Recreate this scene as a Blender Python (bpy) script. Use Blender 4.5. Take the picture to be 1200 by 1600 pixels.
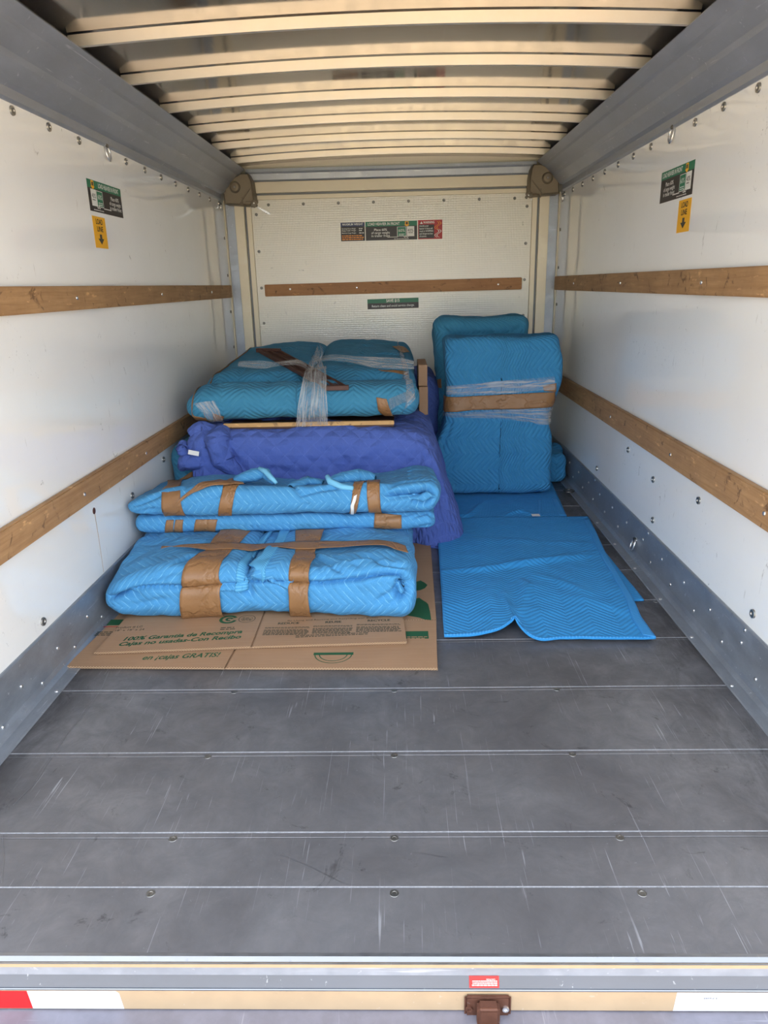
import bpy, bmesh, math, random
import numpy as np
from mathutils import Matrix, Vector

for o in list(bpy.data.objects): bpy.data.objects.remove(o)
C = bpy.context.scene
COL = C.collection
rnd = random.Random(5)

# ------------------------------------------------------------------ camera
H = 1.03; F = 1110.0
def camrot(y, p, r):
    cy, sy, cp, sp = np.cos(y), np.sin(y), np.cos(p), np.sin(p)
    fwd = np.array([sy*cp, cy*cp, -sp]); right = np.array([cy, -sy, 0]); down = np.cross(fwd, right)
    cr, sr = np.cos(r), np.sin(r)
    return np.array([cr*right+sr*down, -sr*right+cr*down, fwd])
M = camrot(*np.radians([-1.6243, 17.7437, 1.3643]))
cam = bpy.data.objects.new('camera', bpy.data.cameras.new('camera')); COL.objects.link(cam)
R3 = Matrix([[M[0][i], -M[1][i], -M[2][i]] for i in range(3)])
cam.matrix_world = Matrix.Translation((0, 0, H)) @ R3.to_4x4()
cam.data.sensor_fit = 'VERTICAL'; cam.data.sensor_height = 36; cam.data.lens = F/1600*36
cam.data.clip_start = .02
C.camera = cam

# ------------------------------------------------------------------ light
w = bpy.data.worlds.new('world'); C.world = w; w.use_nodes = True
nt = w.node_tree; bg = nt.nodes['Background']
sky = nt.nodes.new('ShaderNodeTexSky'); sky.sky_type = 'NISHITA'; sky.sun_disc = False
sky.sun_elevation = math.radians(52); sky.sun_rotation = math.radians(20); sky.air_density = 1.0; sky.dust_density = 2.0
tc = nt.nodes.new('ShaderNodeTexCoord'); cn = nt.nodes.new('ShaderNodeTexNoise'); cn.inputs['Scale'].default_value = 2.2; cn.inputs['Detail'].default_value = 6
cr_ = nt.nodes.new('ShaderNodeMapRange'); cm = nt.nodes.new('ShaderNodeMix'); cm.data_type = 'RGBA'
nt.links.new(tc.outputs['Generated'], cn.inputs['Vector']); nt.links.new(cn.outputs['Fac'], cr_.inputs[0])
for i_, v_ in zip((1, 2, 3, 4), (.35, .62, .40, .92)): cr_.inputs[i_].default_value = v_
nt.links.new(cr_.outputs[0], cm.inputs[0]); nt.links.new(sky.outputs[0], cm.inputs[6]); cm.inputs[7].default_value = (5.6, 5.9, 6.3, 1)   # thin bright cloud
nt.links.new(cm.outputs[2], bg.inputs[0]); bg.inputs[1].default_value = 0.30
sun = bpy.data.objects.new('sun', bpy.data.lights.new('sun', 'SUN')); COL.objects.link(sun)
sun.data.energy = 5.5; sun.data.angle = math.radians(.6); sun.data.color = (1, .93, .82)
sun.rotation_euler = Vector((.25, .70, .95)).to_track_quat('Z', 'Y').to_euler()
vs = C.view_settings; vs.view_transform = 'Standard'; vs.look = 'None'; vs.gamma = 1; vs.use_curve_mapping = False
vs.exposure = 1.45

# ------------------------------------------------------------------ materials
def lin(r, g, b):
    return tuple(((c/255)/12.92 if c/255 <= .04045 else ((c/255+.055)/1.055)**2.4) for c in (r, g, b))+(1,)
class N:
    def __init__(s, name):
        s.m = bpy.data.materials.new(name); s.m.use_nodes = True; s.t = s.m.node_tree
        s.b = s.t.nodes['Principled BSDF']; s.out = s.t.nodes['Material Output']
    def n(s, typ, **k):
        o = s.t.nodes.new('ShaderNode'+typ)
        for a, v in k.items():
            if a.startswith('i_'):
                key = a[2:]; key = int(key) if key.isdigit() else key.replace('_', ' ')
                if hasattr(v, 'is_output') : s.t.links.new(v, o.inputs[key])
                else: o.inputs[key].default_value = v
            else: setattr(o, a, v)
        return o
    def math(s, op, a, b=0.0, c=None):
        o = s.n('Math', operation=op)
        for i, v in enumerate([a, b] + ([c] if c is not None else [])):
            if hasattr(v, 'is_output'): s.t.links.new(v, o.inputs[i])
            else: o.inputs[i].default_value = v
        return o.outputs[0]
    def ramp(s, v, lo, hi, a=0.0, b=1.0):
        o = s.n('MapRange', clamp=True); s.t.links.new(v, o.inputs[0])
        for i, x in zip((1, 2, 3, 4), (lo, hi, a, b)): o.inputs[i].default_value = x
        return o.outputs[0]
    def mix(s, f, a, b, mode='MIX'):
        o = s.n('Mix', data_type='RGBA', blend_type=mode)
        for i, v in ((0, f), (6, a), (7, b)):
            if hasattr(v, 'is_output'): s.t.links.new(v, o.inputs[i])
            else: o.inputs[i].default_value = v
        return o.outputs[2]
    def noise(s, vec, scale, detail=4, rough=.55, stretch=None, dist=0.0):
        if stretch is not None:
            mp = s.n('Mapping'); s.t.links.new(vec, mp.inputs[0]); mp.inputs['Scale'].default_value = stretch; vec = mp.outputs[0]
        o = s.n('TexNoise'); s.t.links.new(vec, o.inputs['Vector']); o.inputs['Scale'].default_value = scale
        o.inputs['Detail'].default_value = detail; o.inputs['Roughness'].default_value = rough; o.inputs['Distortion'].default_value = dist
        return o.outputs['Fac']
    def bump(s, h, strength, dist, normal=None):
        o = s.n('Bump'); s.t.links.new(h, o.inputs['Height']); o.inputs['Strength'].default_value = strength; o.inputs['Distance'].default_value = dist
        if normal is not None: s.t.links.new(normal, o.inputs['Normal'])
        return o.outputs[0]
    def set(s, **k):
        for a, v in k.items():
            a = a.replace('_', ' ')
            if hasattr(v, 'is_output'): s.t.links.new(v, s.b.inputs[a])
            else: s.b.inputs[a].default_value = v
        return s.m
    @property
    def obj(s): return s.n('TexCoord').outputs['Object']
    @property
    def uv(s): return s.n('TexCoord').outputs['UV']
    @property
    def pos(s): return s.n('NewGeometry').outputs['Position']

def blanket(name, col, stitch, P=.17, L=.024, swap=False, flip=1, kind='chevron', puff=.0035, lw=.0016, mottle=.25):
    k = N(name); uv = k.uv; sep = k.n('SeparateXYZ', i_0=uv)
    u, v = sep.outputs[0], sep.outputs[1]
    if swap: u, v = v, u
    wob = k.ramp(k.noise(uv, 9, 2), 0, 1, -.006, .006)
    if kind == 'chevron':
        z = k.math('PINGPONG', u, P/2)
        ww = k.math('ADD', k.math('ADD', v, k.math('MULTIPLY', z, .85*flip)), wob)
        d = k.math('PINGPONG', ww, L/2)
    else:
        a = k.math('ADD', k.math('ADD', u, v), wob); b = k.math('SUBTRACT', u, v)
        d = k.math('MINIMUM', k.math('PINGPONG', a, L/2), k.math('PINGPONG', b, L/2))
    line = k.ramp(d, lw*.4, lw, 1, 0)
    brk = k.ramp(k.noise(uv, 38, 2), .40, .62, .08, 1)
    lm = k.math('MULTIPLY', line, brk)
    n1 = k.noise(uv, 7, 5); n2 = k.noise(uv, 420, 2)
    c = k.mix(k.ramp(n1, .3, .75, 0, mottle), col, (col[0]*.55, col[1]*.62, col[2]*.68, 1))
    c = k.mix(k.ramp(n2, .45, .8, 0, .35), c, stitch)
    c = k.mix(k.math('MULTIPLY', lm, .75), c, stitch)
    wr = k.noise(uv, 28, 4, .6)
    h = k.math('ADD', k.math('MULTIPLY', k.ramp(d, 0, L*.42, 0, 1), 1.0), k.math('MULTIPLY', wr, 1.4))
    bm = k.bump(n2, .25, .001, k.bump(h, .75, puff))
    return k.set(Base_Color=c, Roughness=.9, Normal=bm, Specular_IOR_Level=.08, Sheen_Weight=.04, Sheen_Roughness=.5)
BLUE = lin(74, 144, 196); STI = lin(128, 192, 224)
M_blue = blanket('quilted_blue', BLUE, STI, P=.15, L=.026, swap=True, puff=.0016, lw=.0020)
M_blue_v = blanket('quilted_blue_upright', lin(60, 134, 182), lin(92, 160, 200), P=.17, L=.026, flip=-1, puff=.0045)
M_blue_f = blanket('quilted_blue_flat', lin(54, 144, 208), lin(84, 164, 218), P=.17, L=.022, puff=.0022, lw=.0007)
M_dark = blanket('quilted_teal', lin(66, 134, 168), lin(84, 148, 178), P=.18, L=.024, puff=.003)
M_purple = blanket('quilted_indigo', lin(84, 106, 180), lin(104, 126, 198), L=.075, kind='diamond', puff=.007, lw=.0014, mottle=.3)
def hemmat(name, c0, c1_):
    k = N(name); uv = k.uv
    s = k.n('SeparateXYZ', i_0=uv); d = k.math('PINGPONG', s.outputs[0], .005)
    l = k.ramp(d, .0004, .0016, 1, 0)
    return k.set(Base_Color=k.mix(l, c0, c1_), Roughness=.8, Normal=k.bump(d, .6, .002))
M_hem = hemmat('stitched_hem', lin(74, 152, 200), lin(116, 188, 224)); M_hemf = hemmat('stitched_hem_flat', lin(44, 136, 204), lin(92, 172, 222))
def kraft(name, col, gl=.5, crease=.004, sc=14):
    k = N(name); uv = k.uv
    a = k.n('TexVoronoi', feature='DISTANCE_TO_EDGE', i_Scale=sc, i_Randomness=1.0)
    mp = k.n('Mapping', i_0=k.mix(.08, uv, k.n('TexNoise', i_Vector=uv, i_Scale=30.0).outputs['Color'])); k.t.links.new(mp.outputs[0], a.inputs['Vector'])
    n = k.noise(uv, 22, 4); f = k.noise(uv, 260, 2, stretch=(1, 4, 1))
    c = k.mix(k.ramp(n, .35, .7, 0, .4), col, (col[0]*.66, col[1]*.62, col[2]*.55, 1))
    c = k.mix(k.ramp(f, .5, .75, 0, .25), c, (col[0]*1.3, col[1]*1.3, col[2]*1.3, 1))
    h = k.math('ADD', k.ramp(a.outputs['Distance'], 0, .12, 0, 1), k.math('MULTIPLY', n, 1.2))
    return k.set(Base_Color=c, Roughness=gl, Normal=k.bump(h, .55, crease))
M_tape = kraft('kraft_tape', lin(146, 107, 70), .45, .004, 9)
def cardmat():
    k = N('cardboard'); o = k.obj
    st = k.noise(o, 240, 3, stretch=(.03, 1, 1)); n = k.noise(o, 5, 5)
    c = k.mix(k.ramp(n, .3, .7, 0, .5), lin(162, 128, 98), lin(144, 112, 83))
    c = k.mix(k.ramp(st, .45, .7, 0, .2), c, lin(180, 148, 116))
    return k.set(Base_Color=c, Roughness=.8, Normal=k.bump(st, .2, .0006))
M_card = cardmat()
def fluted():
    k = N('corrugated_edge'); o = k.obj; s = k.n('SeparateXYZ', i_0=o)
    d = k.math('SINE', k.math('MULTIPLY', k.math('ADD', s.outputs[0], s.outputs[1]), 780)); 
    zz = k.math('MULTIPLY', s.outputs[2], 1400)
    r = k.ramp(k.math('MULTIPLY', d, k.math('SINE', zz)), -.2, .4, 0, 1)
    return k.set(Base_Color=k.mix(r, lin(104, 76, 52), lin(205, 172, 136)), Roughness=.9)
M_flute = fluted()
def metal(name, col, rough, bumpd=.0008, scratch=.35, met=1.0, var=.35, stretch=(1, 1, 1), dirt=0.0, big=3.0):
    k = N(name); o = k.pos
    a = k.noise(o, big, 6, .65); b = k.noise(o, 26, 6, .7, stretch=stretch); sc = k.noise(o, 55, 3, .7, stretch=(1, .06, 1), dist=.4)
    sc2 = k.noise(o, 60, 3, .7, stretch=(.05, 1, 1), dist=.3)
    c = k.mix(k.ramp(a, .3, .7, 0, var), col, tuple(x*.55 for x in col[:3])+(1,))
    c = k.mix(k.ramp(b, .4, .75, 0, var), c, tuple(min(1, x*1.5) for x in col[:3])+(1,))
    l = k.math('MAXIMUM', k.ramp(sc, .66, .71), k.ramp(sc2, .66, .71))
    c = k.mix(k.math('MULTIPLY', l, scratch), c, (.85, .87, .9, 1))
    if dirt: c = k.mix(k.ramp(k.noise(o, 34, 5, .7), .63, .75, 0, dirt), c, (.05, .05, .055, 1))
    r = k.ramp(b, .3, .7, rough*.8, min(1, rough*1.25))
    return k.set(Base_Color=c, Roughness=r, Metallic=met, Normal=k.bump(b, .3, bumpd))
M_roof = metal('aluminium_skin', lin(150, 144, 140), .10, .0002, .04, 1, .12, (.4, 1.5, 1))
M_bow = metal('aluminium_bow', lin(238, 232, 222), .38, .0005, .1, .85, .15)
M_beam = metal('grey_side_beam', lin(168, 174, 184), .45, .0005, .35, .55, .3, (1, .3, 1))
M_cream = metal('cream_extrusion', lin(226, 214, 190), .42, .0003, .1, .25, .1)
M_groove = metal('dark_groove', lin(120, 122, 124), .5, .0003, .0, .6, .2)
M_kick = metal('galvanised_kick', lin(158, 164, 172), .42, .0008, .45, .6, .45, (1, .4, 1), .3)
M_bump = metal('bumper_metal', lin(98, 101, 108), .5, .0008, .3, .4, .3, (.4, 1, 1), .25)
M_nose = metal('bright_nose', lin(142, 144, 148), .36, .0003, .1, .9, .1, dirt=.3)
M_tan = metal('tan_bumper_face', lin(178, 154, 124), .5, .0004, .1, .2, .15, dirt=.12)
M_cast = metal('taupe_casting', lin(128, 116, 98), .5, .0006, .05, .5, .25)
M_steel = metal('zinc_rivet', lin(222, 222, 222), .28, .0002, 0, .95, .1); M_zinc = metal('dull_zinc', lin(150, 149, 146), .3, .0002, 0, .9, .1)
M_dsteel = metal('dark_steel', lin(112, 110, 106), .35, .0003, 0, .9, .2)
M_glint = metal('painted_edge_glint', lin(172, 174, 180), .5, .0002, 0, .3, .7, (6, 1, 1))  # pale base colour stands in for the highlight on the plank lips
M_step = metal('step_metal', lin(128, 126, 136), .55, .001, .1, .3, .4, dirt=.1)
def plankmat():
    k = N('worn_aluminium_plank'); o = k.pos
    a = k.noise(o, 2.2, 6, .65, dist=.5); b = k.noise(o, 11, 7, .72, dist=.6); f = k.noise(o, 120, 3, .7)
    c = k.mix(k.ramp(a, .32, .68), lin(106, 104, 106), lin(144, 143, 146))
    c = k.mix(k.ramp(b, .35, .7, 0, .55), c, lin(96, 97, 101))
    def scr(rot, scl, th, st):
        mp = k.n('Mapping', i_0=o); mp.inputs['Rotation'].default_value = (0, 0, rot); mp.inputs['Location'].default_value = (rot*3, rot, 0); mp.inputs['Scale'].default_value = (1, st, 1)
        return k.ramp(k.noise(mp.outputs[0], scl, 2, .6, dist=.8), th, th+.03)
    s = k.math('MAXIMUM', scr(.5, 150, .69, .022), scr(-.8, 170, .69, .02)); s = k.math('MAXIMUM', s, scr(1.4, 190, .69, .02))
    s = k.math('MULTIPLY', s, k.ramp(k.noise(o, 5, 3), .42, .6))
    c = k.mix(k.math('MULTIPLY', s, .42), c, lin(215, 217, 224))
    c = k.mix(k.ramp(f, .68, .8, 0, .4), c, lin(225, 228, 235))
    c = k.mix(k.ramp(k.noise(o, 9, 6, .75, dist=1.5), .61, .68, 0, .5), c, lin(48, 47, 48))
    sx = k.n('SeparateXYZ', i_0=o).outputs[0]; edge = k.math('MAXIMUM', k.ramp(sx, .60, .86), k.ramp(sx, -.80, -.95))
    c = k.mix(k.math('MULTIPLY', edge, k.ramp(k.noise(o, 7, 6, .75, stretch=(1, .35, 1), dist=1), .42, .58, 0, .7)), c, lin(62, 58, 56))   # grime collected along the kick plates
    return k.set(Base_Color=c, Metallic=.55, Roughness=k.ramp(b, .3, .7, .36, .55), Normal=k.bump(b, .25, .0012))
M_plank = plankmat()
def frp(name, col, bumpsc, wav, rough=.06, weave=0):
    k = N(name); o = k.pos
    n = k.noise(o, 3, 5); mk = k.noise(o, 17, 6, .75, stretch=(1, 1.0, .5), dist=1.2); m2 = k.noise(o, 60, 3, .6, stretch=(1, 1, .12))
    c = k.mix(k.ramp(n, .35, .7, 0, .35), col, tuple(x*.9 for x in col[:3])+(1,))
    c = k.mix(k.ramp(mk, .655, .70, 0, .5), c, lin(120, 116, 108))
    c = k.mix(k.ramp(m2, .70, .74, 0, .3), c, lin(130, 122, 106))
    sm = k.noise(o, 75, 4, .7, stretch=(1, 1, .45), dist=2); c = k.mix(k.math('MULTIPLY', k.ramp(sm, .66, .69), k.ramp(k.noise(o, 2.3, 2), .52, .6, 0, .75)), c, lin(80, 78, 74))
    wv = k.noise(o, 2.6, 2, .4, stretch=(1, .7, bumpsc))
    nm = k.bump(wv, .5, wav*.3)
    if weave:
        s = k.n('SeparateXYZ', i_0=o)
        g = k.math('ADD', k.math('SINE', k.math('MULTIPLY', s.outputs[0], 700)), k.math('SINE', k.math('MULTIPLY', s.outputs[2], 520)))
        nm = k.bump(k.math('ADD', g, k.math('MULTIPLY', k.noise(o, 40, 3), 3)), .28, .0006, nm)
    return k.set(Base_Color=c, Roughness=rough, Normal=nm, Specular_IOR_Level=.6, IOR=1.75)
M_wall = frp('white_fibreglass', lin(242, 243, 241), 5, .012)
M_front = frp('white_fibreglass_front', lin(232, 226, 210), 1.2, .006, .25, 1)
def wood(name, c1, c2, c3):
    k = N(name); o = k.pos
    g = k.noise(o, 85, 5, .65, stretch=(.05, .05, 1), dist=.8)
    big = k.noise(o, 5, 5, .7); kn = k.noise(o, 16, 4, .6, dist=1.5)
    c = k.mix(k.ramp(g, .3, .7), c1, c2); c = k.mix(k.ramp(big, .4, .7, 0, .5), c, c3)
    c = k.mix(k.ramp(kn, .60, .68, 0, .7), c, lin(84, 58, 38)); c = k.mix(k.ramp(k.noise(o, 40, 4, .7, stretch=(.3, .3, 1)), .62, .7, 0, .6), c, tuple(min(1, x*1.7) for x in c1[:3])+(1,))
    return k.set(Base_Color=c, Roughness=.6, Normal=k.bump(g, .3, .001))
M_wood = wood('worn_oak', lin(184, 146, 102), lin(156, 118, 78), lin(134, 100, 68))
M_wood2 = wood('warm_pine', lin(186, 136, 88), lin(164, 114, 70), lin(146, 100, 62))
M_pale = wood('pale_wood', lin(206, 166, 108), lin(186, 146, 90), lin(170, 130, 84))
M_brown = wood('dark_walnut', lin(92, 58, 46), lin(66, 40, 32), lin(54, 34, 28))
def flat(name, col, rough=.45, met=0, spec=.5):
    k = N(name); n = k.noise(k.obj, 60, 3)
    c = k.mix(k.ramp(n, .4, .7, 0, .12), col, tuple(x*.8 for x in col[:3])+(1,))
    return k.set(Base_Color=c, Roughness=rough, Metallic=met, Specular_IOR_Level=spec)
F_green = flat('sticker_green', lin(28, 120, 86)); F_black = flat('sticker_black', lin(44, 38, 38)); F_white = flat('sticker_white', lin(235, 235, 228))
F_yellow = flat('sticker_yellow', lin(246, 182, 30)); F_blue = flat('sticker_blue', lin(34, 46, 92)); F_red = flat('sticker_red', lin(176, 30, 34))
F_orange = flat('sticker_orange', lin(240, 150, 40)); F_ink = flat('print_dark_green', lin(24, 82, 50), .8); F_inkk = flat('print_black_green', lin(60, 62, 46), .85)
F_tred = flat('reflective_red', lin(190, 24, 26), .4); F_twhite = flat('reflective_white', lin(196, 198, 204), .4); F_tag = flat('white_tag', lin(230, 230, 226), .7)
M_recess = metal('shaded_recess', lin(70, 66, 62), .7, .001, .05, .2, .4, dirt=.5)  # dark base colour stands in for the shadow under the sill nose
M_rust = metal('rusty_bracket', lin(96, 62, 48), .6, .002, .1, .5, .6, dirt=.5)
F_rust = flat('rust_stain', lin(190, 168, 140), .6); F_hole = flat('rusty_bolt', lin(80, 44, 34), .7)
def wrapmat():
    k = N('stretch_wrap'); uv = k.uv
    s = k.noise(uv, 60, 4, .7, stretch=(.09, 1, 1), dist=.4); s2 = k.noise(uv, 14, 4, .6, stretch=(.4, 1, 1), dist=1)
    fac = k.ramp(s, .38, .74, .12, .66)
    tr = k.n('BsdfTransparent'); tr.inputs[0].default_value = (.97, .98, 1, 1)
    k.set(Base_Color=(.78, .80, .80, 1), Roughness=.12, Normal=k.bump(k.math('ADD', s, s2), 1.0, .012), Specular_IOR_Level=.9)
    mx = k.n('MixShader'); k.t.links.new(fac, mx.inputs[0]); k.t.links.new(tr.outputs[0], mx.inputs[1]); k.t.links.new(k.b.outputs[0], mx.inputs[2])
    k.t.links.new(mx.outputs[0], k.out.inputs[0]); return k.m
M_wrap = wrapmat()
def groundmat():
    k = N('driveway_and_lawn'); o = k.pos; s = k.n('SeparateXYZ', i_0=o)
    n = k.noise(o, 3, 6, .7); g = k.ramp(s.outputs[1], -13.2, -13, 1, 0)
    c = k.mix(k.ramp(n, .35, .7), lin(208, 184, 154), lin(186, 160, 130))
    c = k.mix(g, c, k.mix(k.ramp(k.noise(o, 30, 4), .3, .7), lin(96, 120, 44), lin(128, 140, 60)))
    return k.set(Base_Color=c, Roughness=.9)
M_ground = groundmat()

# ------------------------------------------------------------------ helpers
def link(name, me, mat=None, parent=None, smooth=False):
    o = bpy.data.objects.new(name, me); COL.objects.link(o)
    if mat: me.materials.append(mat)
    if parent is not None: o.parent = parent
    if smooth: me.shade_smooth()
    return o
def empty(name, loc=(0, 0, 0)):
    o = bpy.data.objects.new(name, None); COL.objects.link(o); o.location = loc; o.empty_display_size = .05
    bpy.context.view_layer.update(); return o
def tag(o, label=None, cat=None, group=None, kind=None):
    if label: o['label'] = label
    if cat: o['category'] = cat
    if group: o['group'] = group
    if kind: o['kind'] = kind
    return o
def keep(o, parent):
    "parent o whose mesh is in world coordinates"
    o.parent = parent; o.matrix_parent_inverse = Matrix.Translation(-Vector(parent.location)); return o
def boxme(x0, x1, y0, y1, z0, z1, bev=0, seg=1):
    bm = bmesh.new()
    bmesh.ops.create_cube(bm, size=1)
    for v in bm.verts: v.co = Vector(((x0+x1)/2+v.co.x*(x1-x0), (y0+y1)/2+v.co.y*(y1-y0), (z0+z1)/2+v.co.z*(z1-z0)))
    if bev: bmesh.ops.bevel(bm, geom=bm.edges[:], offset=bev, segments=seg, affect='EDGES')
    me = bpy.data.meshes.new('m'); bm.to_mesh(me); bm.free(); return me
def box(name, b, mat, parent=None, bev=0, seg=1):
    o = link(name, boxme(*b, bev, seg), mat)
    if parent is not None: keep(o, parent)
    return o
def extrude(name, prof, axis, a, b, mat, parent=None, smooth=False):
    "closed 2-D profile swept along axis 'x' or 'y' between a and b"
    bm = bmesh.new(); f = (lambda p, t: (t, p[0], p[1])) if axis == 'x' else (lambda p, t: (p[0], t, p[1]))
    A = [bm.verts.new(f(p, a)) for p in prof]; B = [bm.verts.new(f(p, b)) for p in prof]; n = len(prof)
    for i in range(n): bm.faces.new((A[i], A[(i+1) % n], B[(i+1) % n], B[i]))
    bm.faces.new(A[::-1]); bm.faces.new(B)
    bmesh.ops.recalc_face_normals(bm, faces=bm.faces)
    me = bpy.data.meshes.new('m'); bm.to_mesh(me); bm.free()
    o = link(name, me, mat)
    if parent is not None: keep(o, parent)
    return o
def dome_me(r, h, seg=12, dimple=False):
    bm = bmesh.new(); rings = []
    prof = [(r, 0), (r*.95, h*.4), (r*.7, h*.85), (r*.35, h)] if not dimple else [(r, 0), (r*.95, h), (r*.55, h), (r*.45, h*.45), (r*.2, h*.4)]
    for (q, z) in prof: rings.append([bm.verts.new((q*math.cos(2*math.pi*i/seg), q*math.sin(2*math.pi*i/seg), z)) for i in range(seg)])
    for a, b in zip(rings, rings[1:]):
        for i in range(seg): bm.faces.new((a[i], a[(i+1) % seg], b[(i+1) % seg], b[i]))
    bm.faces.new(rings[-1]); bm.faces.new(rings[0][::-1])
    me = bpy.data.meshes.new('m'); bm.to_mesh(me); bm.free(); return me
def tube_me(pts, r, seg=8, closed=False):
    bm = bmesh.new(); rings = []; n = len(pts); P = [Vector(p) for p in pts]
    for i in range(n):
        d = (P[(i+1) % n]-P[i-1]) if closed else (P[min(i+1, n-1)]-P[max(i-1, 0)])
        d.normalize(); u = d.orthogonal().normalized()
        if rings: 
            u = (pu-d*pu.dot(d)).normalized()
        pu = u; v = d.cross(u); rr = r[i] if hasattr(r, '__len__') else r
        rings.append([bm.verts.new(P[i]+rr*(math.cos(2*math.pi*k/seg)*u+math.sin(2*math.pi*k/seg)*v)) for k in range(seg)])
    m = n if closed else n-1
    for i in range(m):
        a, b = rings[i], rings[(i+1) % n]
        for k in range(seg): bm.faces.new((a[k], a[(k+1) % seg], b[(k+1) % seg], b[k]))
    if not closed: bm.faces.new(rings[0][::-1]); bm.faces.new(rings[-1])
    me = bpy.data.meshes.new('m'); bm.to_mesh(me); bm.free(); return me
AX = {'+x': Matrix(((0, 0, 1), (0, 1, 0), (-1, 0, 0))), '-x': Matrix(((0, 0, -1), (0, 1, 0), (1, 0, 0))),
      '-y': Matrix(((1, 0, 0), (0, 0, -1), (0, 1, 0))), '+z': Matrix.Identity(3)}
def put(name, me, mat, loc, axis, parent, rz=0):
    if not me.materials: me.materials.append(mat)
    o = bpy.data.objects.new(name, me); COL.objects.link(o)
    m = Matrix.Translation(Vector(loc)-Vector(parent.location if parent else (0, 0, 0))) @ AX[axis].to_4x4()
    if rz: m = m @ Matrix.Rotation(rz, 4, 'Z')
    o.parent = parent; o.matrix_basis = m; return o

# ---- value noise (numpy)
_g = np.random.RandomState(3).rand(32, 32, 32)
def vnoise(p):
    p = np.asarray(p); i = np.floor(p).astype(int); f = p-i; f = f*f*(3-2*f); r = 0
    for a in (0, 1):
        for b in (0, 1):
            for c in (0, 1):
                wgt = (f[..., 0] if a else 1-f[..., 0])*(f[..., 1] if b else 1-f[..., 1])*(f[..., 2] if c else 1-f[..., 2])
                r = r+wgt*_g[(i[..., 0]+a) % 32, (i[..., 1]+b) % 32, (i[..., 2]+c) % 32]
    return r*2-1
def fbm(p, o=3): return sum(vnoise(np.asarray(p)*2**k+7.3*k)*.5**k for k in range(o))
def ray(u, v): return M.T @ np.array([(u-600)/F, (v-800)/F, 1.0])
def P_y(u, v, y): d = ray(u, v); return d*y/d[1]+[0, 0, H]
def P_z(u, v, z): d = ray(u, v); return d*(z-H)/d[2]+[0, 0, H]

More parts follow.
